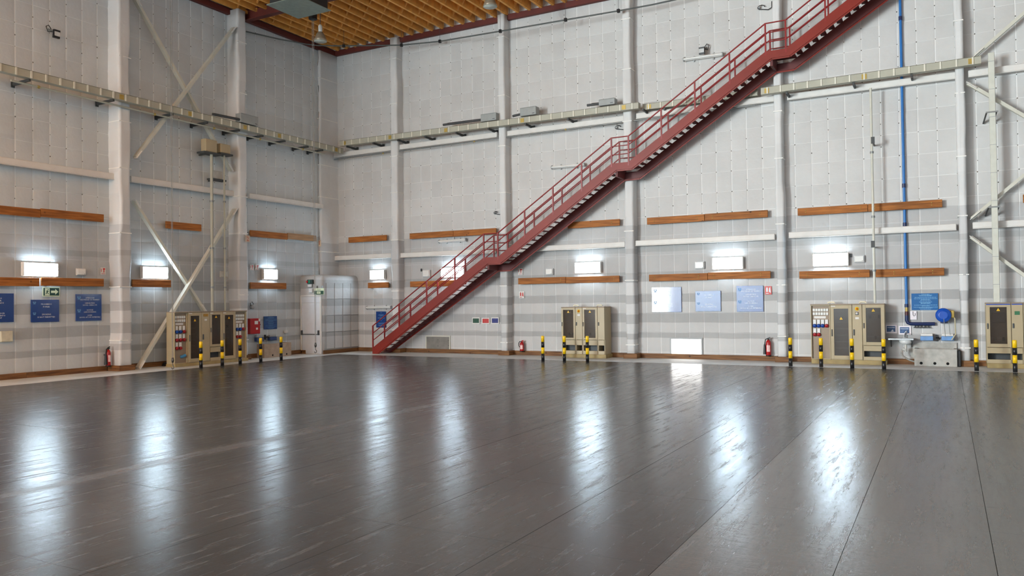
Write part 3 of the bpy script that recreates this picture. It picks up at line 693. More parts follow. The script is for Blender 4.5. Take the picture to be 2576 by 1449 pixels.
fire_sticker(FB, b, 1924, 720, 1941, 741, 'faded red extinguisher sticker beside the working-load sign', 2)
# exit arrow sign
t, R = sign(FL, l, 107, 722, 151, 746, PHOTO, 'green running-man exit sign with white arrow pointing right', name='exit_sign', th=.015)
du, dv = R[1]-R[0], R[3]-R[2]; w = WF+.0165
Q = (R[0]+.05*du, R[1]-.05*du, R[2]+.1*dv, R[3]-.1*dv)
m = MB(FL); m.box(*Q, w-.002, w); m.build('green_field', mat('exit_green', (14, 60, 50), .4), t)
m = MB(FL); m.box(R[0]+.13*du, R[0]+.40*du, R[2]+.13*dv, R[3]-.13*dv, w, w+.002); m.build('doorway', PHOTO, t)
m = MB(FL); c = R[0]+.27*du; d = (R[2]+R[3])/2
for q in [((c+.02*du, d+.13*dv), (c-.02*du, d-.05*dv), .05), ((c-.02*du, d-.05*dv), (c-.09*du, d-.24*dv), .035), ((c-.01*du, d-.05*dv), (c+.07*du, d-.25*dv), .035), ((c+.02*du, d+.12*dv), (c-.07*du, d+.04*dv), .03), ((c+.02*du, d+.1*dv), (c+.09*du, d+.02*dv), .03)]:
    a_, c_ = Vector(q[0]), Vector(q[1]); n_ = Vector((-(c_-a_).y, (c_-a_).x)).normalized()*q[2]*dv
    m.prism([tuple(a_+n_), tuple(a_-n_), tuple(c_-n_), tuple(c_+n_)], w+.002, w+.003)
m.prism([(c+.045*du+.055*dv*math.cos(k), d+.24*dv+.055*dv*math.sin(k)) for k in [i*math.pi/4 for i in range(8)]], w+.002, w+.003)
m.build('running_figure', DGREEN, t)
ax0, ax1, axm = R[0]+.48*du, R[1]-.1*du, R[0]+.72*du
m = MB(FL); m.prism([(ax0, d-.12*dv), (axm, d-.12*dv), (axm, d-.3*dv), (ax1, d), (axm, d+.3*dv), (axm, d+.12*dv), (ax0, d+.12*dv)], w, w+.002); m.build('arrow', PHOTO, t)
# number plate on the column and plate on the corner column
R = rect(l, 618, 592, 629.5, 609, .60)
t, _ = sign(FL, l, 0, 0, 0, 0, mat('plate_pinkish', (196, 172, 152), .6), 'small plate with an orange number 2 on the column', R=R, th=.008, w=.585, name='number_plate')
lettering(FL, ['2'], (R[0]+R[1])/2, (R[2]+R[3])/2, .5945, (R[3]-R[2])*.95, t, mat('orange_ink', (184, 74, 30), .5), name='digit')
R = rect(b, 801.5, 604, 808, 620, 1.15)
t, _ = sign(FB, b, 0, 0, 0, 0, mat('plate_cream', (222, 204, 176), .5), 'small cream plate with a faded orange mark on the corner column', R=R, th=.008, w=1.155, name='number_plate')
m = MB(FB); m.box(R[0]+.04, R[0]+.07, R[2]+.07, R[3]-.03, 1.163, 1.165); m.build('mark', mat('orange_ink', (184, 74, 30)), t)
# paper notes
for x0, y0, x1, y1, lab in [(988, 764.5, 999, 777.5, 'small white no-smoking paper beside the staircase handrail'), (2289.5, 782.5, 2306, 804, 'white paper note with a black hook drawing beside the blue pipe')]:
    t, R = sign(FB, b, x0, y0, x1, y1, mat('paper', (236, 230, 236), .6, var=.02), lab, cat='paper', name='paper_note', th=.004)
    du, dv = R[1]-R[0], R[3]-R[2]; m = MB(FB); w = WF+.006
    if x0 < 1500: m.tube([(R[0]+du*(.5+.25*math.cos(k)), R[2]+dv*(.5+.2*math.sin(k)), w) for k in [i*math.pi/5 for i in range(11)]], .006, 5); m.bar((R[0]+.35*du, R[2]+.4*dv, w), (R[0]+.65*du, R[2]+.6*dv, w), .004, .012)
    else: m.tube([(R[0]+.45*du, R[3]-.05*dv, w), (R[0]+.45*du, R[3]-.45*dv, w), (R[0]+.6*du, R[3]-.6*dv, w), (R[0]+.78*du, R[3]-.5*dv, w), (R[0]+.78*du, R[3]-.25*dv, w)], .008, 5)
    m.build('drawing', BLACK if x0 > 1500 else REDS, t)
for x0, y0, x1, y1, lab in [(2228, 817, 2256.5, 838.5, 'white poster with a blue picture beside the cabinet, above the sink'), (2260.5, 820, 2292, 842, 'white poster with a dark blue picture above the sink tap')]:
    t, R = sign(FB, b, x0, y0, x1, y1, mat('paper', (236, 230, 236)), lab, cat='poster', name='poster', th=.005, group='posters above the sink')
    du, dv = R[1]-R[0], R[3]-R[2]; w = WF+.007
    m = MB(FB); m.box(R[0]+.1*du, R[1]-.14*du, R[2]+.18*dv, R[3]-.15*dv, w-.002, w); m.build('picture', mat('poster_blue', (62, 92, 136), .5, var=.4, scale=14), t)
    m = MB(FB); m.box(R[0]+.15*du, R[1]-.2*du, R[3]-.36*dv, R[3]-.3*dv, w, w+.001); m.prism([(R[0]+.45*du, R[2]+.2*dv), (R[1]-.3*du, R[2]+.2*dv), (R[1]-.35*du, R[2]+.45*dv), (R[0]+.55*du, R[2]+.4*dv)], w, w+.001); m.build('pale_motif', mat('poster_pale', (206, 216, 226), .5), t)

# ------------------------------------------------------------------ emergency light boxes
def ebox(F, f, x0, y0, x1, y1, label, cable=0):
    R = rect(f, x0, y0, x1, y1, .13)
    t = thing('emergency_light', label, 'emergency light', base(F, R, WF), 'white emergency light boxes')
    m = MB(F); m.box(R[0], R[1], R[2], R[3], WF, .1, .015); m.build('body', mat('off_white_plastic', (214, 216, 218), .4, var=.03), t)
    m = MB(F); m.box(R[0]+.02, R[1]-.02, R[2]+.02, R[3]-.02, .1, .13, .012); m.build('diffuser', mat('diffuser_milk', (226, 226, 222)), t)
    m = MB(F); m.box(R[1]-.07, R[1]-.05, R[2]+.03, R[2]+.06, .13, .134); m.build('indicator', GREY, t)
    if cable:
        m = MB(F); m.box(R[0]-.12, R[0]-.07, R[3]-.05, R[3]+.06, WF, .07); m.build('junction', BLACK, t)
ebox(FL, l, 194, 675, 218, 693, 'white emergency light between lamp and fire sticker on the left wall')
ebox(FB, b, 1062, 679, 1080, 697, 'white emergency light left of the railing lamp', 1)
ebox(FB, b, 1371.5, 675, 1390, 691.5, 'white emergency light left of the lamp over the two-door cabinets')
ebox(FB, b, 1747, 657.5, 1771, 676.5, 'white emergency light above the white-glared sign')
ebox(FB, b, 2148, 642, 2174.5, 660, 'white emergency light beside the thin conduit on the right', 1)

# ------------------------------------------------------------------ bollards
def bollard(x, y, label, group):
    t = thing('bollard', label, 'bollard', (x, y, 0), group)
    h = .84; seg = [(0, .235, BLK), (.235, .445, YEL), (.445, .635, BLK), (.635, .84, YEL)]
    for k, (a, c, mt) in enumerate(seg):
        m = MB(); pr = [(.055, a), (.055, c)] if k < 3 else [(.055, a), (.055, c-.02), (.045, c-.004), (.02, c)]
        m.lathe(pr, (x, y, 0), (0, 0, 1), 18); m.build('yellow_band' if mt is YEL else 'black_band', mt, t)
GB1, GB2, GB3, GB4 = 'bollards before the left cabinets', 'bollards before the two-door cabinets', 'bollards before the socket cabinets', 'bollards at the right edge'
for px, py, lab, gr in [(500, 924, 'leftmost yellow and black bollard, before the glazed cabinet door', GB1), (556, 919, 'bollard before the short glazed door of the left cabinet bank', GB1),
        (608, 915, 'bollard before the right-hand sockets of the left cabinet bank', GB1), (658, 910, 'bollard left of the small brown trough', GB1), (706, 905, 'bollard before the small brown trough', GB1),
        (1366, 907, 'bollard standing alone left of the two-door cabinet bank', GB2), (1420, 908, 'bollard before the left door of the two-door cabinet bank', GB2), (1478, 909, 'bollard before the right door of the two-door cabinet bank', GB2),
        (1989, 921, 'bollard before the white column left of the socket cabinet', GB3), (2066, 923, 'bollard before the socket cabinet on the right', GB3), (2144, 926, 'bollard before the narrow blank cabinet on the right', GB3), (2224, 929, 'bollard at the sink end of the socket cabinet bank', GB3),
        (2457, 933, 'bollard right of the concrete trough', GB4), (2554, 936, 'rightmost bollard before the edge cabinets', GB4)]:
    p = g(px, py)
    if py < 925 and px < 720: p.x = 1.86
    bollard(p.x, p.y, lab, gr)

# ------------------------------------------------------------------ red staircase
YO, YI = 1.3, .5                            # outer and inner stringer, distance from the wall
KZ_ = [.23, 3.655, 3.655, 6.65, 6.65, 9.63, 9.63, 12.37]
KX = [2.97, 8.20, 8.80, 13.28, 13.89, 18.40, 19.00, 23.2]; KZ = [.23, 3.655, 3.655, 6.65, 6.65, 9.63, 9.63, 12.37]
ST = thing('staircase', 'long straight red steel staircase climbing the back wall in flights', 'staircase', (3.1, -.8, 0))
def stringer(y, dl, d, th=.05, mt=RED):
    KZ = [z_-dl for z_ in KZ_]
    bot = []
    m = MB(FB)
    top = list(zip(KX, KZ)); k = 1.5
    low = [(3.23, 0.0)]+[(x_+(.17 if i % 2 else .11), z_-d) for i, (x_, z_) in list(enumerate(top))[1:-1]]+[(KX[-1]+.1, KZ[-1]-d*1.45)]
    P = [(2.97, 0.0)]+top+low[::-1]
    # build as strip so the concave outline triangulates cleanly
    up = [(2.97, 0.12)]+top[1:]; up[0] = top[0]; lo = low
    lo[0] = (3.2, .0)
    for i in range(len(up)-1):
        m.add([(up[i][0], up[i][1], y), (up[i+1][0], up[i+1][1], y), (lo[i+1][0], lo[i+1][1], y), (lo[i][0], lo[i][1], y),
               (up[i][0], up[i][1], y+th), (up[i+1][0], up[i+1][1], y+th), (lo[i+1][0], lo[i+1][1], y+th), (lo[i][0], lo[i][1], y+th)],
              [(0,1,2,3), (7,6,5,4), (0,4,5,1), (3,2,6,7)]+([(0,3,7,4)] if i == 0 else [])+([(1,5,6,2)] if i == len(up)-2 else []))
    m.add([(2.97, .23, y), (3.2, 0, y), (2.97, 0, y), (2.97, .23, y+th), (3.2, 0, y+th), (2.97, 0, y+th)], [(0,1,2), (5,4,3), (0,2,5,3), (2,1,4,5)])
    o = m.build('stringer', mt, ST)
    f_ = MB(FB)                                # lower flange
    for i in range(len(lo)-1):
        f_.bar((lo[i][0], lo[i][1], y+th/2-.01), (lo[i+1][0], lo[i+1][1], y+th/2-.01), .09, .02)
    f_.build('flange', RED, o)
    return o
stringer(YO-.05, 0, .235); stringer(YI, .24, .22, mt=REDD)  # inner stringer in darker red: shade under the flight put into its colour
def path_z(x):
    for i in range(len(KX)-1):
        if KX[i] <= x <= KX[i+1]: return KZ[i]+(KZ[i+1]-KZ[i])*(x-KX[i])/(KX[i+1]-KX[i])
    return KZ[-1]
for i, n in ((0, 21), (2, 19), (4, 19), (6, 17)):
    for k in range(1, n+1):
        z = (KZ[i]+(KZ[i+1]-KZ[i])*k/(n+1)); x_ = KX[i]+(KX[i+1]-KX[i])*k/(n+1)
        if i == 0: z = .04+(KZ[1]-.1)*k/(n+1)
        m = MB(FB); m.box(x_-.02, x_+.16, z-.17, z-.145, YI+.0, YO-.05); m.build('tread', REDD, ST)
for i in (1, 3, 5):
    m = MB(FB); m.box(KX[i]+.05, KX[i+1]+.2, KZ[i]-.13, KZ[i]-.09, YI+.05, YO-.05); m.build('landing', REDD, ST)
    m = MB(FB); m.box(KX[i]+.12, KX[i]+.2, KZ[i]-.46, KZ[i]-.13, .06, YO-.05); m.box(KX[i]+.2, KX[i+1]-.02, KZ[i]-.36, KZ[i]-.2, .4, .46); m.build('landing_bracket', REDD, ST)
RH = .87
def railing(w, xo, mt):
    kx = [x_+xo for x_ in KX]
    for q in (RH, RH*.66, RH*.33):
        m = MB(FB); pts = [(kx[i], KZ[i]+q-(.0 if q == RH else .0), w) for i in range(len(kx))]
        m.tube(pts, .024 if q == RH else .019, 8); m.build('handrail' if q == RH else 'mid_rail', mt, ST)
    posts = [2.99, 4.30, 5.62, 6.92, 8.2, 8.8, 9.92, 11.06, 12.17, 13.28, 13.89, 15.04, 16.17, 17.29, 18.4, 19.0, 20.14, 21.3, 22.4]
    for p in posts:
        z = path_z(p); m = MB(FB); m.bar((p+xo, z-.12, w), (p+xo, z+RH, w), .045, .045); m.build('post', mt, ST)
railing(YO-.02, 0, REDR); railing(YI+.03, .0, REDR)

# ------------------------------------------------------------------ cable duct round the walls
def duct_run(F, pa, pc, w, h, dpt, label, ribs, brk=(), clips=(), cat='cable duct', bl=.5, group='grey cable duct runs', box_end=False):
    t = thing('cable_duct', label, cat, F((pa[0]+pc[0])/2, min(pa[1], pc[1]), w), group)
    a = Vector((pa[0], pa[1], 0)); c = Vector((pc[0], pc[1], 0)); T = (c-a)
    def P(q, dv=0): s = a+T*q; return s.x, s.y+dv
    m = MB(F)
    (u0, v0), (u1, v1) = P(0), P(1)
    vs = [(u0, v0, w-dpt), (u1, v1, w-dpt), (u1, v1+h, w-dpt), (u0, v0+h, w-dpt), (u0, v0, w), (u1, v1, w), (u1, v1+h, w), (u0, v0+h, w)]
    m.add(vs, [(0,3,2,1), (4,5,6,7), (0,1,5,4), (3,7,6,2), (0,4,7,3), (1,2,6,5)]); m.build('duct_body', TRAYM, t)
    m = MB(F); vs = [(u0, v0+h, w-dpt-.01), (u1, v1+h, w-dpt-.01), (u1, v1+h+.012, w-dpt-.01), (u0, v0+h+.012, w-dpt-.01), (u0, v0+h, w+.012), (u1, v1+h, w+.012), (u1, v1+h+.012, w+.012), (u0, v0+h+.012, w+.012)]
    m.add(vs, [(0,3,2,1), (4,5,6,7), (0,1,5,4), (3,7,6,2), (0,4,7,3), (1,2,6,5)]); m.build('lid', mat('duct_lid_edge', (128, 122, 104), .5), t)
    L_ = T.length
    for k in range(ribs):
        q = (k+.5)/ribs; uu, vv = P(q); m = MB(F); m.box(uu-.022, uu+.022, vv-.004, vv+h, w-.0, w+.022); m.build('rib', TRAYR, t)
    for q in clips:
        uu, vv = P(q); m = MB(F); m.box(uu-.07, uu+.07, vv+.02, vv+h-.03, w, w+.012); m.build('coupler', BRASS, t)
    for q in brk:
        uu, vv = P(q)
        if any(c0-.12 < uu < c1+.12 for c0, c1 in (LCY if F is FL else CX)): uu += .42
        m = MB(F); m.box(uu-.03, uu+.03, vv-.1, vv-.03, WF, w+.02); m.box(uu-.05, uu+.05, vv-.16, vv+.02, WF, WF+.03)
        m.prism([(uu-.02, vv-.12), (uu+.02, vv-.12), (uu+.02, vv-.1), (uu-.02, vv-.1)], WF, w*.6); m.build('bracket', TRAYD, t)
    return t
wd1 = .72
wl1 = .86; A = l(-20, 173, wl1); C_ = l(800, 371.5, wl1)
duct_run(FL, A, (-.5, C_[1]), wl1, .20, .22, 'long ribbed cable duct along the left wall', 34, brk=[.07, .25, .4, .5, .6, .68, .76, .85, .91], clips=[.27, .45, .62, .74, .97])
B0 = b(835, 370, wd1); B1 = b(1266, 312, wd1); B2 = b(1606, 272.5, wd1)
zb = (B0[1]+B1[1]+B2[1])/3
duct_run(FB, (.87, B0[1]), (B2[0], B2[1]), wd1, .20, .22, 'ribbed cable duct carrying three grey boxes along the back wall', 30, brk=[.03, .135, .23, .33, .44, .55, .67, .80, .98], clips=[.02, .2, .405, .66, .96])
m_ = b(1630, 275, .34); n_ = b(1905, 240, .34)
duct_run(FB, (B2[0]+.02, m_[1]), (n_[0], n_[1]), .34, .19, .2, 'set-back cable duct section behind the upper staircase flight', 9, brk=[.2, .75], clips=[.06])
m_ = b(1914, 238, wd1); n_ = b(2468, 159, wd1)
duct_run(FB, m_, n_, wd1, .20, .22, 'cable duct crossing the blue pipe up to the vertical duct', 15, brk=[.13, .45, .71], clips=[.03, .5, .96])
# vertical duct at the right
d0 = b(2492, 132, .64); d1 = (0, b(2515, 764, .68)[1]+.02); uu = (b(2495, 400, .64)[0]+b(2508, 400, .64)[0])/2-.02
t = thing('vertical_duct', 'tall pale vertical duct dropping into the cabinets at the right edge', 'cable duct', FB(uu, d1[1], .58), 'grey cable duct runs')
m = MB(FB); m.box(uu-.075, uu+.075, d1[1]+.02, d0[1], .52, .64, .008); m.build('duct_body', mat('pale_duct', (206, 206, 194), .5, var=.05), t)
for k in range(11):
    v = d0[1]-.25-k*.78; m = MB(FB); m.box(uu-.078, uu+.078, v, v+.012, .515, .645); m.build('joint', GREY, t)
for v in (b(2500, 280, .7)[1], b(2500, 520, .7)[1]):
    for s_ in (-.14, .1):
        m = MB(FB); m.bar((uu+s_, v, .58), (uu+s_-.06, v-.18, WF), .04, .05); m.build('bracket', TRAYD, t)
    m = MB(FB); m.box(uu-.16, uu+.14, v-.02, v+.02, .645, .66); m.build('strap', GALV, t)
# grey boxes on top of the ducts
def duct_box(F, f, x0, y0, x1, y1, w, tail, label):
    R = rect(f, x0, y0, x1, y1, w)
    t = thing('duct_box', label, 'junction box', base(F, R, w-.2), 'grey boxes standing on the duct')
    m = MB(F); m.box(R[0], R[1], R[2], R[3], w-.28, w, .008); m.build('case', mat('box_grey', (156, 160, 158), .45, var=.06), t)
    m = MB(F); m.box(R[0]+.01, R[1]-.01, R[3], R[3]+.012, w-.30, w+.01); m.build('lid', GREY, t)
    m = MB(F); m.box(R[1]-.16, R[1]-.06, R[2]+.05, R[2]+.07, w, w+.004); m.build('latch', DGREY, t)
    if tail:
        a = f(tail[0], tail[1], w-.08); m = MB(F)
        m.tube([(a[0], a[1], w-.08), (R[0]+.02, R[2]+.1, w-.08)], .045, 8); m.tube([(a[0]+.15, a[1]+.05, w-.17), (R[0]+.02, R[2]+.14, w-.17)], .03, 8); m.build('cable', DGREY, t)['kind'] = 'stuff'
duct_box(FB, b, 1209, 286, 1248, 304, .66, (1115, 314), 'grey box on the duct with the longest cable tail')
duct_box(FB, b, 1308, 270, 1348, 290, .66, (1290, 292), 'grey box on the duct right of a column, with short tail')
duct_box(FB, b, 1506, 249, 1546, 264, .66, (1477, 265), 'palest grey box on the duct nearest the staircase')
duct_box(FL, l, 606, 290, 650, 312, .9, (535, 287), 'grey box on the left-wall duct beside the column numbered 2')
# conduits below the duct
def pipe(F, pts, r, label, mt, cat='conduit', name='conduit', clips=(), group=None, cm=None, n=8):
    o = thing(name, label, cat, F(*min(pts, key=lambda q: q[1])), group)
    m = MB(F); m.tube(pts, r, n); m.build('tube', mt, o)
    for q in clips:
        i = 0; a = Vector(pts[0]); c = Vector(pts[-1]); p = a+(c-a)*q; d = (c-a).normalized()*.03
        m = MB(F); m.tube([tuple(p-d), tuple(p+d)], r*1.5, 8); m.build('clip', cm or GALV, o)
    return o
a = l(10, 207, .3); c = l(800, 390, .3)
pipe(FL, [(a[0], a[1], .64), (c[0], c[1], .64)], .03, 'thin pale conduit hung under the left-wall duct', TRAYM, clips=[.06, .36, .55, .72, .9], cm=BRASS)
a = b(842, 401, .26); c = b(1900, 263, .26)
pipe(FB, [(a[0], a[1]-.02, .3), (c[0], c[1]-.02, .3)], .022, 'thin dark conduit along the upper girt of the back wall', GALV, clips=[.15, .4, .62, .8], cm=BRASS)
# vertical conduits of the left wall with boxes
def vconduit(F, f, x0, y0, x1, y1, w, r, label, mt):
    a = f(x0, y0, w); c = f(x1, y1, w); u = (a[0]+c[0])/2
    return pipe(F, [(u, a[1], w), (u, c[1], w)], r, label, mt, clips=[.3, .6, .85])
vconduit(FL, l, 531, 388, 535, 782, .62, .05, 'thicker pale conduit dropping to the left cabinet bank', TRAYM)
vconduit(FL, l, 563, 390, 567, 782, .6, .032, 'thinner pale conduit dropping to the left cabinet bank', TRAYM)
def plain_box(F, f, x0, y0, x1, y1, w0, w1, mt, label, name='junction_box', cat='junction box', shelf=None, group=None):
    R = rect(f, x0, y0, x1, y1, w1); t = thing(name, label, cat, base(F, R, w0), group)
    m = MB(F); m.box(R[0], R[1], R[2], R[3], w0, w1, .01); m.build('case', mt, t)
    m = MB(F); m.box(R[0]+.02, R[1]-.02, R[2]+.02, R[3]-.02, w1, w1+.01, .004); m.build('cover', mt, t)
    if shelf: m = MB(F); m.box(R[0]-shelf, R[1]+shelf, R[2]-.07, R[2]-.01, w0-.06, w1+.08); m.box((R[0]+R[1])/2-.03, (R[0]+R[1])/2+.03, R[2]-.06, R[2]-.02, WF, w0-.06); m.build('shelf_bracket', TRAYD, t)
    return t, R
plain_box(FL, l, 517, 351, 546, 383, .42, .66, BEIGE, 'larger beige box on a dark shelf under the left duct', shelf=.12)
plain_box(FL, l, 555, 363, 580, 386, .42, .64, BEIGE, 'smaller beige box beside it on the dark shelf', shelf=.04)
plain_box(FL, l, 534, 430, 560, 450, .40, .5, mat('pale_case', (186, 184, 176), .5), 'pale box between the two vertical conduits', shelf=.1)
plain_box(FL, l, 555, 682, 573.5, 697.5, .5, .565, mat('pale_case', (186, 184, 176)), 'small pale box on the thinner conduit above the cabinets')
plain_box(FL, l, 2, 833, 33, 860, WF, .12, mat('cream_case', (206, 200, 178), .5), 'cream switch box low on the wall at the left picture edge')
# thin conduit at the right with stand-off brackets
o = vconduit(FB, b, 2188, 222, 2203, 762, .56, .035, 'thin pale conduit dropping to the right cabinet bank', CREAM)
for py in (350, 611):
    u, v = b(2196, py, .56); m = MB(FB); m.box(u-.02, u+.02, v-.13, v-.08, WF, .61); m.box(u-.05, u+.05, v-.14, v+.06, .60, .615); m.build('bracket', TRAYD, o)
# blue water pipe with manifold
p0 = b(2265.5, 0, .1); p1 = b(2279, 768, .1); u = (p0[0]+p1[0])/2; e0 = b(2279.5, 815, .22); e1 = b(2352, 817, .22)
t = thing('water_pipe', 'long vertical blue water pipe ending in a tap manifold', 'pipe', FB(u, e0[1], .18))
m = MB(FB); m.tube([(u, ZT, .1), (u, p1[1], .1)], .038, 12); m.build('riser', PIPE, t)
for px, py in ((2266, 46), (2274, 467), (2275, 565)):
    v = b(px, py, .1)[1]; m = MB(FB); m.tube([(u, v-.06, .1), (u, v+.06, .1)], .052, 12); m.build('coupling', PIPED, t)
m = MB(FB); m.tube([(u, p1[1]+.04, .1), (u, p1[1]-.06, .1)], .052, 12); m.build('union', PIPED, t)
m = MB(FB); m.tube([(u, p1[1]-.06, .1), (u, p1[1]-.2, .1)], .04, 10); m.build('brass_valve', BRASS, t)
m = MB(FB); m.tube([(u, p1[1]-.18, .1), (u, p1[1]-.3, .1)], .048, 10); m.build('red_collar', mat('maroon', (74, 22, 30), .4), t)
m = MB(FB); m.tube([(u, p1[1]-.3, .1), (u, e0[1]+.1, .1), (u+.03, e0[1]+.03, .1), (u+.1, e0[1], .1), (e1[0], e0[1], .1)], .05, 12); m.build('manifold', PIPED, t)
for k in range(5):
    q = u+.22+k*(e1[0]-u-.38)/4; m = MB(FB); m.tube([(q, e0[1]-.05, .1), (q, e0[1]-.11, .1)], .02, 6); m.box(q-.045, q+.045, e0[1]-.12, e0[1]-.1, .08, .13); m.build('tap', BLACK, t)

# ------------------------------------------------------------------ switch cabinets
def warn(F, uc, v, s, w, parent):
    m = MB(F); m.prism([(uc-s, v-s*.8), (uc+s, v-s*.8), (uc, v+s)], w, w+.003); o = m.build('warning_triangle', mat('warning_yellow', (240, 190, 20), .4), parent)
    m = MB(F); m.prism([(uc-s*.15, v-s*.4), (uc+s*.15, v-s*.5), (uc+s*.05, v+s*.45)], w+.003, w+.004); m.build('bolt_mark', BLACK, o)
def cabinet(F, u0, u1, v0, v1, w0, w1, style, label, group, **k):
    u0, u1 = min(u0, u1), max(u0, u1)
    t = thing('switch_cabinet', label, 'cabinet', F((u0+u1)/2, v0, (w0+w1)/2), group)
    g_ = .006; u0 += g_; u1 -= g_; fr = .022
    m = MB(F)                                  # carcass: back, sides, top, bottom
    m.box(u0, u1, v0, v1, w0, w0+.02); m.box(u0, u0+fr, v0, v1, w0+.02, w1-.03); m.box(u1-fr, u1, v0, v1, w0+.02, w1-.03)
    m.box(u0+fr, u1-fr, v1-fr, v1, w0+.02, w1-.03); m.box(u0+fr, u1-fr, v0, v0+fr, w0+.02, w1-.03)
    m.build('body', BEIGE, t)
    m = MB(F); m.box(u0-.004, u1+.004, v1, v1+.03, w0, w1+.01, .005); m.build('top', k.get('top', BEIGE2), t)
    dv0 = v0+.02
    if k.get('short'):
        dv0 = v0+(v1-v0)*k['short']
        lowh = dv0-v0; m = MB(F); m.box(u0+fr, u1-fr, v0+lowh*.62, dv0-.012, w1-.05, w1-.01, .004); m.build('lower_panel', BEIGE, t)
        m = MB(F); m.box(u0+fr, u1-fr, v0, v0+lowh*.24, w1-.05, w1-.01, .004); m.build('lower_rail', BEIGE, t)
        m = MB(F); m.box(u0+fr, u1-fr, v0+.02, dv0, w0+.2, w0+.22); m.build('dark_recess', DGREY, t)
    W = u1-u0
    if style == 'glass':
        m = MB(F); s = k.get('stile', .16)*W; tp = k.get('rail', .045)
        H = v1-dv0; a0, a1, c0, c1 = u0+s, u1-s, dv0+H*k.get('bot', .07), v1-.04-H*tp
        m.box(u0, a0, dv0, v1-.005, w1-.03, w1, .003); m.box(a1, u1, dv0, v1-.005, w1-.03, w1, .003); m.box(a0, a1, dv0, c0, w1-.03, w1, .003); m.box(a0, a1, c1, v1-.005, w1-.03, w1, .003)
        d = m.build('door', BEIGE, t)
        m = MB(F); m.box(a0, a1, c0, c1, w1-.022, w1-.014); m.build('pane', SMOKE, d)
        m = MB(F); m.box(u0+s*.25, u0+s*.55, dv0+H*.42, dv0+H*.55, w1, w1+.025, .006); m.build('handle', DGREY, d)
        warn(F, (a0+a1)/2, c1-H*k.get('tri', .06), .045, w1-.012, d)
        m = MB(F); m.box(u0+fr, u1-fr, dv0+.03, v1-.03, w1-.24, w1-.22); m.build('mounting_plate', BEIGE2, t)
        for q in range(k.get('gear', 4)):
            vv = c0+(c1-c0)*(.15+.7*q/max(1, k.get('gear', 4)-1)); m = MB(F); m.box(a0+.02, a1-.02, vv-.012, vv+.012, w1-.22, w1-.19); m.build('gear_rail', mat('rail_pale', (176, 164, 150), .5), t)
        for qx, qy in k.get('fuses', ()):
            uu, vv = a0+(a1-a0)*qx, c0+(c1-c0)*qy; m = MB(F); m.box(uu-.03, uu+.03, vv-.05, vv+.05, w1-.22, w1-.14, .006); m.build('breaker', BLACK, t)
        if k.get('unit'):
            m = MB(F); m.box(a0+.05, a1-.03, c0+(c1-c0)*.58, c0+(c1-c0)*.85, w1-.22, w1-.12, .01); m.build('control_unit', DGREY, t)
        if k.get('lab'):
            m = MB(F); m.box(u0+.02, u0+.14, v1-.05, v1-.025, w1, w1+.003); m.build('label_strip', WHITE, t)
        if k.get('blue'):
            m = MB(F); m.box(u0+.01, u1-.01, v1-.035, v1-.005, w1, w1+.004); m.build('blue_strip', mat('blue_strip', (62, 84, 160), .4), t)
    elif style == 'blank':
        m = MB(F); m.box(u0, u1, dv0, v1-.005, w1-.03, w1, .004); d = m.build('door', BEIGE, t)
        m = MB(F); m.box(u0+W*.08, u0+W*.22, dv0+(v1-dv0)*.44, dv0+(v1-dv0)*.55, w1, w1+.025, .005); m.build('handle', DGREY, d)
        vv = v1-.12
        for typ in k.get('badges', ()):
            uc = (u0+u1)/2; m = MB(F)
            if typ == 'w': m.box(uc-.05, uc+.05, vv-.03, vv+.03, w1, w1+.003); m.build('label_plate', WHITE, d)
            elif typ == 'y': m.lathe([(.055, 0), (.055, .004)], (uc, vv, w1), (0, 0, 1), 14); o = m.build('emergency_ring', YEL, d); m = MB(F); m.lathe([(.025, 0), (.025, .02), (.015, .026)], (uc, vv, w1+.004), (0, 0, 1), 10); m.build('stop_button', REDS, o)
            elif typ == 'm': m.box(uc-.045, uc+.045, vv-.045, vv+.045, w1, w1+.012, .004); o = m.build('meter', DGREY, d); m = MB(F); m.lathe([(.034, 0), (.034, .005)], (uc-.005, vv+.004, w1+.012), (0, 0, 1), 12); m.build('dial', WHITE, o)
            elif typ == 'g': m.box(uc-.06, uc+.06, vv-.05, vv+.05, w1, w1+.01, .004); m.build('green_badge', mat('badge_green', (52, 112, 74), .4), d)
            elif typ == 'o': m.box(uc-.1, uc+.1, vv-.03, vv+.06, w1, w1+.002); m.build('rust_label', mat('rust_label', (166, 124, 40), .6, var=.3, scale=20), d)
            vv -= .14
        if k.get('blue'):
            m = MB(F); m.box(u0+.01, u1-.01, v1-.035, v1-.005, w1, w1+.004); m.build('blue_strip', mat('blue_strip', (62, 84, 160)), t)
    elif style == 'sockets':
        wi = w1-.10
        m = MB(F); m.box(u0+fr, u1-fr, v0+fr, v1-fr, wi-.02, wi); d = m.build('socket_panel', BEIGE2, t)
        n = k.get('cols', 6); a0, a1 = u0+.05, u1-.05
        for rr_ in range(2):
            for c in range(n):
                uu = a0+(a1-a0)*(c+.5)/n; vv = v1-.15-rr_*.115; m = MB(F); m.box(uu-.033, uu+.033, vv-.042, vv+.042, wi, wi+.03, .005); m.build('breaker_flap', mat('breaker_white', (226, 226, 222), .4, var=.03), d)
        m = MB(F); m.box(a0+.04, a1-.08, v1-.41, v1-.34, wi, wi+.006); m.build('name_plate', WHITE, d)
        vv = v1-.52
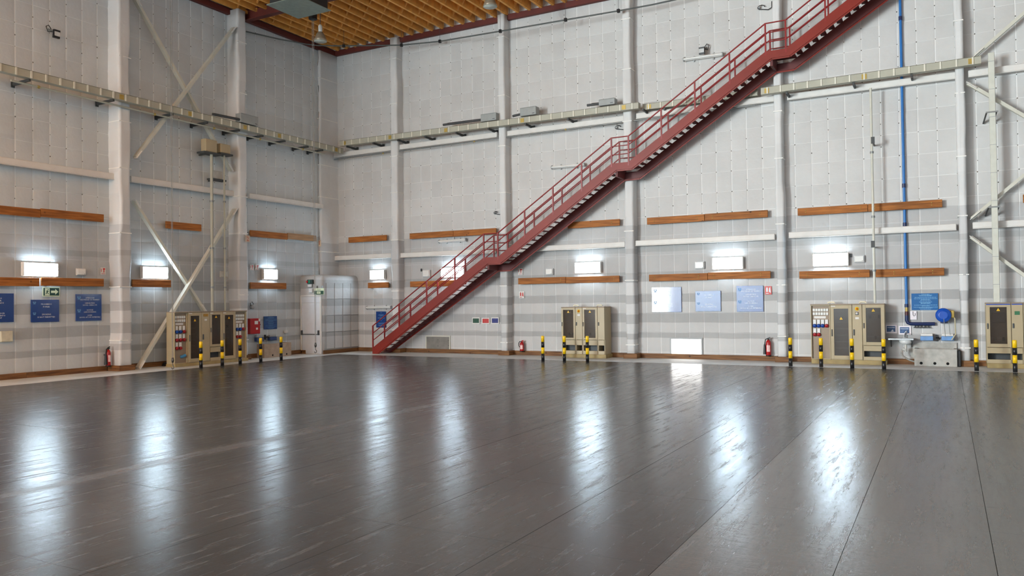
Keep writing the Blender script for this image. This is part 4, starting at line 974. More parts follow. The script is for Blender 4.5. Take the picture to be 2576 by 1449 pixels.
        for row in k.get('rows', ()):
            nn = len(row); st = (a1-a0)/k.get('sc', 4)
            for c, colr in enumerate(row):
                if colr == ' ': continue
                uu = a0+st*(c+.5); m = MB(F); m.box(uu-.045, uu+.045, vv-.07, vv+.08, wi, wi+.04, .008); o = m.build('socket', mat('socket_white', (222, 222, 220), .4, var=.03), d)
                m = MB(F); m.lathe([(.055, 0), (.055, .06), (.045, .07)], (uu, vv-.10, wi+.01), (0, -.35, 1), 14); m.build('socket_cover', mat('socket_blue', (18, 66, 150), .4) if colr == 'b' else mat('socket_red', (156, 26, 34), .4), o)
            vv -= .27
        if k.get('plug'):
            m = MB(F); m.tube([(u0+W*.55, v0+.22, wi), (u0+W*.62, v0+.23, wi+.05), (u0+W*.8, v0+.27, wi+.09)], .05, 10); m.build('blue_plug', mat('plug_blue', (52, 124, 168), .4), t)
    return t
def lu(px, w): return l(px, 840, w)[0]
def bu(px, w): return b(px, 830, w)[0]
# left bank
wF = .98; wK = .56; zp = .1; vt = l(530, 785, wF)[1]
GC1, GC2, GC3, GC4 = 'cabinets of the left bank', 'cabinets of the two-door bank', 'cabinets of the right bank', 'cabinets at the right picture edge'
o = MB(FL); ua, ub = lu(440, wF), lu(622, wF)
o.box(ua-.02, ub+.02, 0, zp, wK, wF+.03, .006); tag(o.build('cabinet_plinth', PLINTH), 'low plinth under the left bank of beige cabinets', 'plinth', 'cabinet plinths')
ed = [440, 474.5, 507.5, 528, 560.5, 593, 622]
cabinet(FL, lu(ed[0], wF), lu(ed[1], wF), zp, vt, wK, wF, 'sockets', 'beige socket cabinet with blue plug at the left end of the left bank', GC1, cols=5, sc=3, rows=['bbr', 'rrr', 'rr '], plug=1)
cabinet(FL, lu(ed[1], wF), lu(ed[2], wF), zp, vt, wK, wF, 'glass', 'tall glazed cabinet beside the plugged sockets in the left bank', GC1, gear=6, lab=1, tri=.09)
cabinet(FL, lu(ed[2], wF), lu(ed[3], wF), zp, vt, wK, wF, 'blank', 'narrow blank cabinet with stained label in the left bank', GC1, badges='ow')
cabinet(FL, lu(ed[3], wF), lu(ed[4], wF), zp, vt, wK, wF, 'glass', 'short-doored glazed cabinet over a vent in the left bank', GC1, short=.29, gear=0, fuses=[(.4, .12), (.4, .7)], lab=1)
cabinet(FL, lu(ed[4], wF), lu(ed[5], wF), zp, vt, wK, wF, 'glass', 'tall glazed cabinet next to the right-hand sockets of the left bank', GC1, gear=6, lab=1, fuses=[(.35, .9), (.7, .72)])
cabinet(FL, lu(ed[5], wF), lu(ed[6], wF), zp, vt, wK, wF, 'sockets', 'beige socket cabinet at the right end of the left bank', GC1, cols=5, sc=3, rows=['bbr', 'rr '])
# middle bank
wM = .72; vt = b(1465, 774, wM)[1]; zp = .13
o = MB(FB); o.box(bu(1414, wM), bu(1522, wM)+.03, 0, zp, .1, wM+.02, .006); tag(o.build('cabinet_plinth', PLINTH), 'low plinth under the two-door cabinet bank', 'plinth', 'cabinet plinths')
kk = dict(short=.31, stile=.13, bot=.06, rail=.03)
cabinet(FB, bu(1412, wM), bu(1447.5, wM), zp, vt, .1, wM, 'glass', 'left glazed cabinet of the two-door bank, with grey unit behind glass', GC2, gear=2, fuses=[(.35, .12), (.8, .12)], unit=1, **kk)
cabinet(FB, bu(1447.5, wM), bu(1465, wM), zp, vt, .1, wM, 'blank', 'narrow cabinet with a stop button between the two glazed doors', GC2, badges='yw', short=.31)
cabinet(FB, bu(1465, wM), bu(1503, wM), zp, vt, .1, wM, 'glass', 'right glazed cabinet of the two-door bank', GC2, gear=2, fuses=[(.35, .12), (.85, .12)], lab=1, **kk)
cabinet(FB, bu(1503, wM), bu(1521, wM), zp, vt, .1, wM, 'blank', 'narrow plain cabinet at the right end of the two-door bank', GC2, short=.31)
# right bank
wR = .62; zp = .13; vt = b(2130, 767, wR)[1]
o = MB(FB); o.box(bu(2040, wR), bu(2227, wR)+.02, 0, zp, .1, wR+.02, .006); tag(o.build('cabinet_plinth', PLINTH), 'low plinth under the right bank of beige cabinets', 'plinth', 'cabinet plinths')
cabinet(FB, bu(2039, wR), bu(2089, wR), zp, vt, .1, wR, 'sockets', 'beige socket cabinet with white breakers in the right bank', GC3, cols=6, sc=4, rows=['bbbr', 'rr  '])
cabinet(FB, bu(2089, wR), bu(2144, wR), zp, vt, .1, wR, 'glass', 'tall pale glazed cabinet beside the sockets of the right bank', GC3, gear=6, lab=1, tri=.18, bot=.065)
cabinet(FB, bu(2144, wR), bu(2169.5, wR), zp, vt, .1, wR, 'blank', 'narrow cabinet with yellow ring and meter in the right bank', GC3, badges='ymw')
cabinet(FB, bu(2169.5, wR), bu(2226, wR), zp, vt, .1, wR, 'glass', 'short-doored glazed cabinet beside the sink', GC3, short=.27, gear=2, fuses=[(.25, .74), (.85, .74), (.6, .13)], bot=.08)
# right edge bank
wE = .68; vt = b(2515, 764, wE)[1]
o = MB(FB); o.box(bu(2482, wE), bu(2650, wE), 0, zp, .1, wE+.02, .006); tag(o.build('cabinet_plinth', PLINTH), 'low plinth under the cabinets at the right picture edge', 'plinth', 'cabinet plinths')
cabinet(FB, bu(2480.5, wE), bu(2544.5, wE), zp, vt, .1, wE, 'glass', 'glazed cabinet with dark control unit left of the rightmost bollard', GC4, short=.27, gear=2, fuses=[(.3, .12), (.8, .12)], unit=1, blue=1, bot=.08)
cabinet(FB, bu(2544.5, wE), bu(2575, wE), zp, vt, .1, wE, 'blank', 'narrow cabinet with a green badge behind the rightmost bollard', GC4, badges=' g', blue=1, short=.27)
cabinet(FB, bu(2575, wE), bu(2640, wE), zp, vt, .1, wE, 'glass', 'cabinet mostly outside the right picture edge', GC4, short=.27, gear=2, blue=1)
# pale cable glands lying on the cabinet tops
for px, py, wq, lab in [(2091, 761, .4, 'pale cable gland loop on the socket cabinet top'), (2170, 759.5, .4, 'pale cable gland loop on the meter cabinet top'), (1449, 768.5, .45, 'pale cable gland on the two-door bank beside the stop button'), (1508, 768, .45, 'pale cable gland on the right end of the two-door bank')]:
    u, v = b(px, py, wq); v = (b(2130, 767, wR)[1] if px > 2000 else b(1465, 774, wM)[1])+.035
    m = MB(FB); m.tube([(u-.1, v+.02, wq), (u-.06, v+.05, wq), (u+.06, v+.05, wq), (u+.1, v+.02, wq)], .028, 8); tag(m.build('cable_gland', mat('gland_cream', (228, 218, 192), .5)), lab, 'cable gland', 'pale cable glands on the cabinets')

# ------------------------------------------------------------------ corner vestibule with door
VX, VY, VH = 1.19, 2.2, 3.2
m = MB()
bm = bmesh.new(); bmesh.ops.create_cube(bm, size=1)
for v in bm.verts: v.co = Vector((VX/2-.15+v.co.x*(VX+.3), -VY/2+.15+v.co.y*(VY+.3), VH/2-.1+v.co.z*(VH+.2)))
ee = [e for e in bm.edges if all(v.co.z > 1 for v in e.verts)]+[e for e in bm.edges if abs(e.verts[0].co.z-e.verts[1].co.z) > 1]
bmesh.ops.bevel(bm, geom=ee, offset=.16, segments=4, affect='EDGES', profile=.5)
bm.verts.index_update(); m.add([tuple(v.co) for v in bm.verts], [[v.index for v in f.verts] for f in bm.faces], True); bm.free()
VE = struct(m.build('wall_vestibule', WALLB))
for (a, c) in ((.02, 1.21),):
    m = MB(FB); m.box(-.02, .30, 0, .15, VY+.0, VY+.05, .005); m.build('skirting_plank', SKIRT, VE)
m = MB(); m.box(VX, VX+.05, -2.2, -.1, 0, .15, .005); m.build('skirting_plank', SKIRT, VE)
rr_ = random.Random(5)
for c in range(4):
    for r in range(4):
        u_, v_ = -VY+.2+c*.5, .2+r*.67
        m = MB(); m.box(VX+.0, VX+.012+rr_.uniform(0, .008), u_+.01, u_+.46, v_+.006, v_+.655, .006); m.build('insulation_panel', WALLB, VE)
D = struct(MB(FB).box(*[b(757, 820, VY+.02)[0], b(808, 820, VY+.02)[0]], 0, b(780, 742, VY)[1], VY-.02, VY+.012).build('door_1', WHITE))
u0, u1 = b(761, 820, VY)[0], b(806, 820, VY)[0]; vt = b(782, 762, VY)[1]; vtop = b(782, 747, VY)[1]
dm = mat('door_white', (214, 217, 222), .4, var=.03)
vb = b(782, 839.5, VY)[1]
m = MB(FB); m.box(u0, u1, vb-.02, vt, VY+.012, VY+.035, .004); m.build('upper_leaf', dm, D)
m = MB(FB); m.box(u0, u1, .02, vb-.03, VY+.012, VY+.03, .004); m.build('lower_leaf', dm, D)
m = MB(FB); m.box(u0-.02, u1+.02, vt+.01, vtop, VY+.012, VY+.04, .004); m.build('transom', dm, D)
m = MB(FB); m.box(u0-.07, u0-.01, 0, vtop+.05, VY, VY+.05, .006); m.build('frame_post', WHITE, D)
m = MB(FB); m.box(u1+.01, u1+.07, 0, vtop+.05, VY, VY+.05, .006); m.build('frame_post', WHITE, D)
m = MB(FB); m.box(u0-.07, u1+.07, vtop+.01, vtop+.06, VY, VY+.055, .006); m.build('frame_head', WHITE, D)
m = MB(FB); m.tube([(u0+.02, vb-.02, VY+.1), (u1-.03, vb-.02, VY+.1)], .016, 8); o = m.build('push_bar', DGREY, D)
for q in (u0+.02, u1-.05):
    m = MB(FB); m.box(q-.02, q+.03, vb-.05, vb+.14, VY+.035, VY+.11, .006); m.build('bar_end', DGREY, o)
# things over the door
R = rect(b, 771.5, 703.5, 786, 714, VY+.1)
t = thing('signal_box', 'small red and green signal light box above the door', 'signal light', base(FB, R, VY))
m = MB(FB); m.box(R[0]+.04, R[1], R[2], R[3], VY+.03, VY+.12, .01); m.build('case', mat('case_dark_green', (24, 44, 40), .4), t)
m = MB(FB); m.lathe([(.05, 0), (.05, .02), (.03, .035)], (R[0]+.045, (R[2]+R[3])/2, VY+.12), (0, 0, 1), 12); m.build('red_lens', REDS, t)
m = MB(FB); m.box(R[0]+.12, R[0]+.19, R[2]+.02, R[3]-.02, VY+.12, VY+.13); m.build('green_lens', mat('green_lens', (40, 140, 100), .3), t)
plain_box(FB, b, 773.5, 715, 783, 722, VY+.03, VY+.1, mat('off_white_plastic', (214, 216, 218)), 'little white box with hanging wire under the signal light', name='wall_box')
plain_box(FB, b, 776, 726, 785, 736, VY+.03, VY+.08, mat('off_white_plastic', (214, 216, 218)), 'white socket box left of the hanging exit sign', name='wall_box')
R = rect(b, 785, 725, 810, 741, VY+.2)
t = thing('exit_sign', 'green exit sign mounted over the corner door', 'sign', base(FB, R, VY))
m = MB(FB); m.box(R[0], R[1], R[2], R[3], VY+.06, VY+.10, .005); m.build('plate', PHOTO, t)
du, dv = R[1]-R[0], R[3]-R[2]
m = MB(FB); m.box(R[0]+.02*du, R[1]-.02*du, R[2]+.04*dv, R[2]+.60*dv, VY+.10, VY+.103); m.build('green_field', DGREEN, t)
m = MB(FB); m.box(R[0]+.3*du, R[0]+.68*du, R[2]+.14*dv, R[2]+.5*dv, VY+.103, VY+.105); o = m.build('white_field', PHOTO, t)
lettering(FB, ['EXIT'], R[0]+.49*du, R[2]+.32*dv, VY+.1065, .3*dv, t, DGREEN, .32*du)
lettering(FB, ['SALIDA'], R[0]+.48*du, R[2]+.8*dv, VY+.1015, .26*dv, t, mat('exit_green', (14, 60, 50)), .7*du)
m = MB(FB); m.box(R[0]+.1, R[0]+.14, R[3]-.02, R[3]+.1, VY+.02, VY+.08); m.box(R[1]-.14, R[1]-.1, R[3]-.02, R[3]+.1, VY+.02, VY+.08); m.build('hanger', GALV, t)['kind'] = 'stuff'
R = rect(b, 744, 753, 747.5, 772, VY+.03)
m = MB(FB); m.box(R[0], R[1], R[2], R[3], VY-.0+.02, VY+.07, .005); tag(m.build('strip_handle', DGREY), 'short dark vertical strip left of the corner door', 'handle')

# ------------------------------------------------------------------ hatches low in the back wall
def hatch(R, plate, label, edge):
    t = thing('wall_hatch', label, 'hatch', base(FB, R, WF), 'hatches low in the back wall')
    m = MB(FB)
    for q in ((R[0]-.05, R[1]+.05, R[3], R[3]+.05), (R[0]-.05, R[0], R[2], R[3]), (R[1], R[1]+.04, R[2], R[3])): m.box(*q, .005, .06)
    m.build('frame', edge, t)
    m = MB(FB); m.box(R[0], R[1], R[2], R[3], .028, .045); o = m.build('hatch_leaf', plate, t)
    for q, s in ((.5, .25), (.5, .75), (.96, .3), (.96, .72)):
        uu, vv = R[0]+(R[1]-R[0])*q, R[2]+(R[3]-R[2])*s; m = MB(FB); m.box(uu-.025, uu+.025, vv-.008, vv+.008, .045, .056); m.build('latch', DGREY, o)
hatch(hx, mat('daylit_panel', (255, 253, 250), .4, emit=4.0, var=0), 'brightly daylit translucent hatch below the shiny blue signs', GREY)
hatch(hx2, mat('dull_metal_plate', (128, 124, 118), .5, .2, var=.15, scale=5), 'dull grey metal hatch under the lowest staircase flight', CREAM)

# ------------------------------------------------------------------ fire extinguishers
def extinguisher(F, f, px, ytop, ybot, w, r, kind, label):
    u = f(px, (ytop+ybot)/2, w)[0]; v0 = f(px, ybot, w)[1]; v1 = f(px, ytop, w)[1]; H = v1-v0
    t = thing('fire_extinguisher', label, 'fire extinguisher', F(u, v0, w), 'fire extinguishers')
    m = MB(F); m.lathe([(r*.9, 0), (r, .02), (r, H*.70), (r*.75, H*.80), (r*.3, H*.86)], (u, v0, w), (0, 1, 0), 16); m.build('cylinder', EXTR, t)
    m = MB(F); m.lathe([(r*1.02, 0), (r*1.02, .04)], (u, v0-.002, w), (0, 1, 0), 16); m.build('base_ring', BLACK, t)
    m = MB(F); m.add([(u+r*1.015*math.sin(k*.28), v0+z, w+r*1.015*math.cos(k*.28)) for z in (H*.24, H*.58) for k in range(-2, 4)], [(i, i+1, i+7, i+6) for i in range(5)], True); m.build('label_sheet', mat('ext_label', (236, 190, 186), .5, var=.25, scale=18), t)
    m = MB(F); m.tube([(u, v0+H*.85, w), (u, v0+H*.93, w)], r*.32, 8); m.bar((u-.02, v0+H*.93, w), (u+r*.8, v0+H*.99, w), .03, .02); m.bar((u-.01, v0+H*.9, w), (u+r*.8, v0+H*.91, w), .03, .015); m.build('valve', BLACK if kind else EXTR, t)
    m = MB(F)
    if kind: m.tube([(u-r*.2, v0+H*.92, w+.02), (u-r*1.0, v0+H*.88, w+.03), (u-r*1.35, v0+H*.6, w+.03)], .018, 8); m.tube([(u-r*1.35, v0+H*.62, w+.03), (u-r*1.3, v0+H*.1, w+.03)], .03, 8, r2=.055)
    else: m.tube([(u, v0+H*.9, w+.02), (u-r*1.1, v0+H*.88, w+.02), (u-r*1.5, v0+H*.76, w+.02), (u-r*1.5, v0+H*.55, w+.02), (u-r*1.05, v0+H*.4, w+.03)], .016, 8)
    m.build('hose', BLACK, t)
    m = MB(F); m.box(u-.03, u+.03, v0+H*.55, v0+H*.62, WF, w-r*.8); m.build('wall_bracket', DGREY, t)
extinguisher(FL, l, 272, 872, 922, .22, .075, 1, 'fire extinguisher with black horn at the foot of the wide column')
extinguisher(FB, b, 1313, 856, 885, .17, .08, 0, 'small fire extinguisher with looped hose right of the staircase')
extinguisher(FB, b, 1933, 848, 896, .17, .08, 1, 'tall fire extinguisher left of the socket cabinet column')

# ------------------------------------------------------------------ wash place at the right
wT = .62; ua, ub = b(2300, 895, wT)[0], b(2408, 895, wT)[0]; vt = b(2355, 878, wT)[1]
t = thing('concrete_trough', 'stained concrete wash trough with three drain holes below the hose reel', 'trough', FB((ua+ub)/2, 0, .3))
m = MB(FB); m.box(ua, ub, 0, vt, wT-.08, wT, .008); m.build('front_slab', CONC, t)
for q in (ua, ub-.08):
    m = MB(FB); m.box(q, q+.08, 0, vt, WF+.02, wT-.08, .008); m.build('end_slab', CONC, t)
m = MB(FB); m.box(ua+.08, ub-.08, 0, .12, WF+.02, wT-.08); m.build('basin_floor', CONC, t)
m = MB(FB); m.prism([(ua-.1, 0), (ub, 0), (ub, vt+.16), (ua+.12, vt+.16), (ua-.1, vt+.06)], WF, WF+.03); m.build('splash_back', CONC, t)
for q in (.16, .48, .78):
    m = MB(FB); m.lathe([(.04, 0), (.04, .006)], (ua+(ub-ua)*q, .085, wT-.004), (0, 0, 1), 14); m.build('drain_hole', mat('hole_black', (4, 4, 4), .9), t)
m = MB(FB); m.box(ub+.01, ub+.1, 0, vt-.03, .5, wT-.02, .02); tag(m.build('black_block', BLACK), 'black block standing between trough and column', 'block')  # plain black box filling the dark strip beside the trough
# steel sink
sw = .52; ua, ub = b(2234, 853, sw)[0], b(2298, 853, sw)[0]; v = b(2266, 853.5, sw)[1]
t = thing('steel_sink', 'stainless steel wall sink with a grey drain hose', 'sink', FB((ua+ub)/2, v-.3, .3))
m = MB(FB); bu0, bu1 = ua+(ub-ua)*.5, ua+(ub-ua)*.86
m.box(ua, bu0, v-.02, v+.02, WF, sw); m.box(bu1, ub, v-.02, v+.02, WF, sw); m.box(bu0, bu1, v-.02, v+.02, WF, .14); m.box(bu0, bu1, v-.02, v+.02, sw-.06, sw); m.build('worktop', STEEL, t)
m = MB(FB); c = (bu0+bu1)/2; m.lathe([(.05, -.16), (.15, -.13), (.19, -.02), (.18, -.02), (.14, -.12), (.04, -.15)], (c, v, .31), (0, 1, 0), 18); m.build('bowl', mat('bowl_white', (216, 218, 218), .3), t)
m = MB(FB); m.tube([(c, v-.15, .31), (c, v-.38, .31)], .035, 10); m.tube([(c-.08, v-.3, .31), (c, v-.32, .31)], .05, 10); m.build('trap', mat('trap_pale', (188, 188, 182), .4), t)
m = MB(FB); m.tube([(c-.08, v-.3, .33), (c-.12, v-.42, .35), (c-.06, v-.52, .36), (c+.1, v-.62, .36), (c+.3, v-.68, .36)], .024, 10); m.build('drain_hose', mat('hose_grey', (150, 148, 142), .5), t)
m = MB(FB); m.tube([(c-.02, v+.02, .1), (c-.02, v+.15, .1), (c, v+.18, .16), (c+.01, v+.15, .28)], .016, 8); m.tube([(c-.02, v+.14, .1), (c+.03, v+.24, .08)], .01, 6); m.build('tap', STEEL, t)
for q in (ua+.06, ub-.06):
    m = MB(FB); m.prism([(q-.012, v-.02), (q+.012, v-.02), (q+.012, v-.25), (q-.012, v-.25)], WF, .1); m.bar((q, v-.24, .07), (q, v-.03, sw-.08), .02, .02); m.build('support_bracket', DGREY, t)
# hose reel
c = b(2371, 793, .42); t = thing('hose_reel', 'round blue hose reel mounted on the wall under the blue notice', 'hose reel', FB(c[0], c[1]-.2, .2))
m = MB(FB); m.lathe([(.19, 0), (.205, .02), (.205, .2), (.19, .24), (.06, .255)], (c[0]+.02, c[1], .18), (0, 0, 1), 26); m.build('drum_cover', REEL, t)
m = MB(FB); m.lathe([(.135, 0), (.13, .012), (.1, .012)], (c[0]+.02, c[1], .425), (0, 0, 1), 24); m.build('raised_ring', REEL, t)
m = MB(FB); m.box(c[0]-.06, c[0]+.12, c[1]-.24, c[1]+.1, WF, .18); m.build('wall_mount', PIPED, t)
m = MB(FB); m.box(c[0]+.2, c[0]+.3, c[1]-.08, c[1]+.14, .2, .34, .02); m.build('hose_guide', BRASS, t)
m = MB(FB); m.tube([(c[0]+.26, c[1]-.02, .3), (c[0]+.31, c[1]-.1, .3), (c[0]+.32, c[1]-.55, .28), (c[0]+.22, c[1]-.72, .24)], .016, 8); m.build('hose', mat('hose_cream', (196, 184, 150), .5), t)
for q, e in ((.0, -.62), (.12, -.56)):
    m = MB(FB); m.tube([(c[0]+.03+q, c[1]-.1, .3 if q else .44), (c[0]+.06+q, c[1]+e, .3 if q else .4)], .009, 6); m.build('pull_cord', GALV, t)
def dispenser(F, f, x0, y0, x1, y1, label, cov, body):
    R = rect(f, x0, y0, x1, y1, .2); t = thing('towel_dispenser', label, 'dispenser', base(F, R, WF), 'blue towel dispensers'); dv = R[3]-R[2]
    m = MB(F); m.box(R[0], R[1], R[2], R[2]+dv*.62, WF, .2, .012); m.build('body', body, t)
    m = MB(F); m.box(R[0]+.01, R[1]-.01, R[2]+dv*.63, R[3], WF, .17, .012); m.build('cover', cov, t)
LB = mat('dispenser_blue', (110, 152, 204), .4); NB = mat('dispenser_navy', (52, 74, 126), .4)
dispenser(FB, b, 2315, 839, 2347.5, 857, 'left pale blue towel dispenser above the concrete trough', WHITE, LB)
dispenser(FB, b, 2368, 839.5, 2400, 857, 'right pale blue towel dispenser below the hose reel', WHITE, LB)
dispenser(FL, l, 647, 843, 664.5, 859, 'left dark blue dispenser below the red cabinet', GREY, NB)
dispenser(FL, l, 680, 842, 697, 856, 'right dark blue dispenser above the brown trough', GREY, NB)
def wtap(F, f, px, py, label):
    u, v = f(px, py, .15); t = thing('wall_tap', label, 'tap', F(u, v-.1, WF), 'black wall taps')
    m = MB(F); m.box(u-.05, u, v-.1, v+.09, WF, .1, .006); m.build('back_plate', BLACK, t)
    m = MB(F); m.tube([(u-.02, v, .1), (u+.03, v+.01, .17), (u+.06, v-.04, .2)], .025, 8); m.build('spout', BLACK, t)
wtap(FB, b, 2358, 850, 'black tap between the pale blue dispensers'); wtap(FL, l, 672, 848, 'black tap between the dark blue dispensers')
# small wash place at the left
wT = .5; ua, ub = l(665, 880, wT)[0], l(733, 880, wT)[0]; vt = .52
t = thing('brown_trough', 'small brownish concrete trough between two bollards on the left', 'trough', FL((ua+ub)/2, 0, .3))
m = MB(FL); m.box(ua, ub, 0, vt, wT-.08, wT, .008); m.build('front_slab', CONC2, t)
for q in (ua, ub-.08):
    m = MB(FL); m.box(q, q+.08, 0, vt, WF+.06, wT-.08, .008); m.build('end_slab', CONC2, t)
m = MB(FL); m.box(ua+.08, ub-.08, 0, .12, WF+.06, wT-.08); m.build('basin_floor', CONC2, t)
for q in (.3, .82):
    m = MB(FL); m.lathe([(.035, 0), (.035, .006)], (ua+(ub-ua)*q, .08, wT-.004), (0, 0, 1), 12); m.build('drain_hole', mat('hole_black', (4, 4, 4)), t)
R = rect(l, 631, 801, 656, 840, .26)
t = thing('fire_hose_cabinet', 'red fire hose cabinet beside the column numbered 2', 'cabinet', base(FL, R, WF))
m = MB(FL); m.box(R[0], R[1], R[2], R[3], WF, .22, .006); m.build('case', EXTR, t)
m = MB(FL); m.box(R[0]+.01, R[1]-.01, R[2]+.01, R[3]-.01, .22, .24, .004); d = m.build('door', EXTR, t)
du, dv = R[1]-R[0], R[3]-R[2]
for q in ((.42, .76, .62, .84), (.82, .97, .80, .98), (.55, .75, .27, .4)):
    m = MB(FL); m.box(R[0]+du*q[0], R[0]+du*q[1], R[2]+dv*q[2], R[2]+dv*q[3], .24, .243); m.build('sticker', WHITE, d)
m = MB(FL); m.box(R[1]-.01, R[1]+.06, R[2]+dv*.55, R[2]+dv*.64, .1, .2, .01); m.build('latch', BLACK, t)
R = rect(l, 631, 763, 641, 778, .12)
t = thing('alarm_siren', 'small grey siren with wire above the red cabinet', 'siren', base(FL, R, WF))
m = MB(FL); m.lathe([(.05, 0), (.08, .03), (.09, .1), (.06, .12)], ((R[0]+R[1])/2, (R[2]+R[3])/2-.02, WF), (0, 0, 1), 14); m.build('horn', GREY, t)
m = MB(FL); m.tube([((R[0]+R[1])/2-.06, R[2]+.02, .08), ((R[0]+R[1])/2-.08, R[3], .08), ((R[0]+R[1])/2, R[3]+.06, .08), ((R[0]+R[1])/2+.08, R[3]-.04, .08)], .012, 6); m.build('wire', BLACK, t)
plain_box(FL, l, 718, 830, 725, 838, WF, .12, mat('off_white_plastic', (214, 216, 218)), 'small white wall socket left of the corner door', name='wall_socket', cat='socket')

# ------------------------------------------------------------------ floodlights and loose cable stubs
def floodlight(F, f, px, py, label, mirror=1):
    u, v = f(px, py, .3); t = thing('floodlight', label, 'floodlight', F(u, v-.1, WF), 'small floodlights high on the walls')
    m = MB(F); m.bar((u, v, .24), (u+.0, v+.0-.01, .32), .24, .18); m.build('case', BLACK, t)
    m = MB(F); m.add([(u-.085, v-.075, .328), (u+.085, v-.075, .328), (u+.085, v+.055, .328), (u-.085, v+.055, .328)], [(0,1,2,3)]); m.build('lens', mat('flood_lens', (206, 210, 210), .2), t)
    m = MB(F); m.bar((u-.1*mirror, v+.14, WF), (u-.02, v+.06, .24), .05, .06); m.build('mount_arm', GALV, t)
    m = MB(F); m.tube([(u-.04*mirror, v+.08, .2), (u-.16*mirror, v+.05, .12), (u-.2*mirror, v+.2, .1), (u-.12*mirror, v+.26, .09), (u-.05*mirror, v+.16, .1)], .014, 6); m.build('cable', BLACK, t)
floodlight(FL, l, 143, 85, 'small floodlight high on the left wall')
floodlight(FB, b, 1765, 127, 'small floodlight above the dead tube lamp high on the back wall', -1)
for px, py, s, lab in [(1250, 535, 1, 'black cable loop on the wall above the first landing'), (1558, 320, 1.3, 'black cable loop under the duct near the second landing'), (1919, 18, 1.4, 'black cable loop at the top of the wall beside the third landing')]:
    u, v = b(px, py, .08); t = thing('cable_stub', lab, 'cable', FB(u, v-.1, WF), 'loose cable loops on the wall')
    m = MB(FB); m.tube([(u+s*.08*math.cos(k)-.05, v+s*.05*math.sin(k), .09) for k in [i*.7 for i in range(8)]]+[(u+s*.12, v-s*.08, .08), (u+s*.2, v-s*.04, .08), (u+s*.2, v+s*.1, .07)], .014, 6); m.build('cable', BLACK, t)
    m = MB(FB); m.box(u-.1*s, u-.06*s, v-.03, v+.03, WF, .12, .006); m.build('end_socket', GREY, t)

# ------------------------------------------------------------------ under the roof
def highbay(px, py, z, label):
    p = g(px, py, z); x, y = p.x, p.y; t = thing('pendant_lamp', label, 'pendant lamp', (x, y, z), 'unlit high-bay pendant lamps')
    m = MB(); m.lathe([(.24, 0), (.22, .08), (.15, .25), (.09, .34)], (x, y, z), (0, 0, 1), 22); m.build('reflector', mat('reflector_grey', (150, 138, 120), .35, .3), t)
    m = MB(); m.lathe([(.225, -.01), (.225, .0), (.1, .01)], (x, y, z), (0, 0, 1), 22); m.build('lens', mat('pendant_lens', (176, 178, 168), .2), t)
    m = MB(); m.lathe([(.06, .34), (.075, .4), (.075, .56), (.04, .62)], (x, y, z), (0, 0, 1), 14); m.build('gear_housing', mat('gear_white', (206, 206, 202), .4), t)
    m = MB(); m.tube([(x, y, z+.6), (x, y, ZT+.5)], .012, 6); m.build('hanging_rod', DGREY, t)
highbay(806, 104, 11.7, 'unlit bell-shaped pendant lamp hanging near the hall corner')
highbay(1233, 17, 11.9, 'unlit bell-shaped pendant lamp cut by the top picture edge')
p = [g(*q, 12.0) for q in ((704, 14), (753, 1), (799, 27), (752, 38))]
c = sum(p, Vector())/4
t = thing('air_unit', 'dark ceiling air unit with a pale square underside', 'air unit', (c.x, c.y, 12.0))
m = MB(); s = .75; m.box(c.x-s, c.x+s, c.y-s, c.y+s, 12.0, 12.03, .01); m.build('underside_plate', mat('plate_greygreen', (122, 132, 124), .5), t)
m = MB(); m.box(c.x-s*.9, c.x+s*.9, c.y-s*.9, c.y+s*.9, 12.03, 12.5, .02); m.build('casing', mat('casing_dark', (40, 42, 44), .5), t)
for sx in (-1, 1):
    m = MB(); m.tube([(c.x+sx*s*.7, c.y, 12.5), (c.x+sx*s*.7, c.y, ZT+.5)], .015, 6); m.build('hanger_rod', DGREY, t)
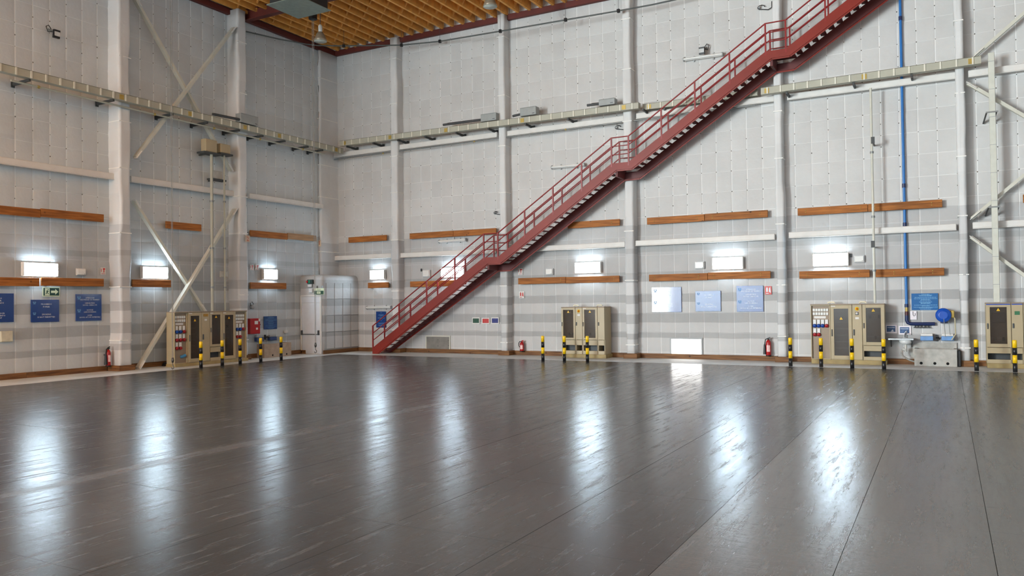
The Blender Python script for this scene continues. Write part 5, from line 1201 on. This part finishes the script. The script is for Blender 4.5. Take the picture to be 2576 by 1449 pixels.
# tensioned cable under the roof
P = [g(*q, 12.35) if q[0] < 1200 else FB(*b(q[0], q[1], 1.1-(q[0]-1200)/560*.6), 1.1-(q[0]-1200)/560*.6) for q in ((300, -25), (375, 4), (490, 46), (604, 76), (700, 98), (770, 111), (800, 114.5), (865, 115.5), (1010, 113.5), (1106.6, 104), (1258.6, 78.5), (1422.8, 50), (1555.8, 27.4), (1640, 12), (1760, -14))]
t = thing('roof_cable', 'thin dark cable track curving round the hall below the roof', 'cable', (P[7].x, P[7].y, 12.3))
m = MB(); m.tube([tuple(q) for q in P], .026, 6); m.build('cable', mat('track_grey', (88, 92, 90), .5), t)
for k in (2, 3, 7, 8, 9, 10, 11, 12):
    q = P[k]; m = MB(); m.box(q.x-.05, q.x+.05, q.y-.05, q.y+.05, q.z-.06, q.z+.06, .01); o = m.build('clamp', BLACK, t)
    m = MB(); m.tube([(q.x, q.y, q.z+.05), (q.x, q.y, ZT+.2)], .006, 5); m.build('hanger_wire', DGREY, o)
# chain hoists with hooks
def hook(px, py, z, zb, label, xy=None):
    p = g(px, py, z) if xy is None else Vector(xy); x, y = p.x, p.y; head = True; t = thing('chain_hook', label, 'hook', (x, y, zb), 'long ropes with hooks')
    if head:
        m = MB(); m.box(x-.12, x+.12, y-.12, y+.12, z-.12, z+.15, .03); m.build('pulley_block', BLACK, t)
        m = MB(); m.tube([(x, y, z+.1), (x, y, ZT+.63)], .015, 6); m.build('hanger_rod', DGREY, t)
    for d in (-.035, .035):
        m = MB(); m.tube([(x+d, y, z-.1), (x+d*.6, y, zb+.3)], .009, 5); m.build('rope', mat('rope_grey', (136, 132, 128), .6), t)
    m = MB(); m.lathe([(.03, 0), (.045, .08), (.03, .16)], (x, y, zb+.2), (0, 0, 1), 10); m.build('weight', mat('hook_steel', (90, 88, 86), .4, .5), t)
    m = MB(); m.tube([(x, y, zb+.22), (x, y, zb+.12), (x+.05, y, zb+.07), (x+.04, y, zb+.02), (x-.02, y, zb), (x-.05, y, zb+.04)], .014, 6); m.build('hook', mat('hook_steel', (90, 88, 86)), t)
hook(787, 42, 12.3, .28, 'rope with a hook hanging before the corner door')
q = g(434.5, 930, .0)
hook(0, 0, 12.6, .02, 'rope with a black hook reaching the pale border near the left cabinets', (q.x, q.y, 0))
q = g(428, 919.5)
t = thing('rubber_chock', 'black rubber chock on the floor at the corner of the left cabinets', 'chock', (q.x, q.y-.05, 0))
m = MB(FL); m.prism([(q.y-.3, 0), (q.y+.2, 0), (q.y+.17, .1), (q.y-.22, .12)], q.x-.12, q.x+.12); m.build('wedge', BLACK, t)
m = MB(FL); m.prism([(q.y-.2, .12), (q.y+.15, .1), (q.y+.15, .115), (q.y-.2, .135)], q.x-.1, q.x+.1); m.build('tread_pad', DGREY, t)
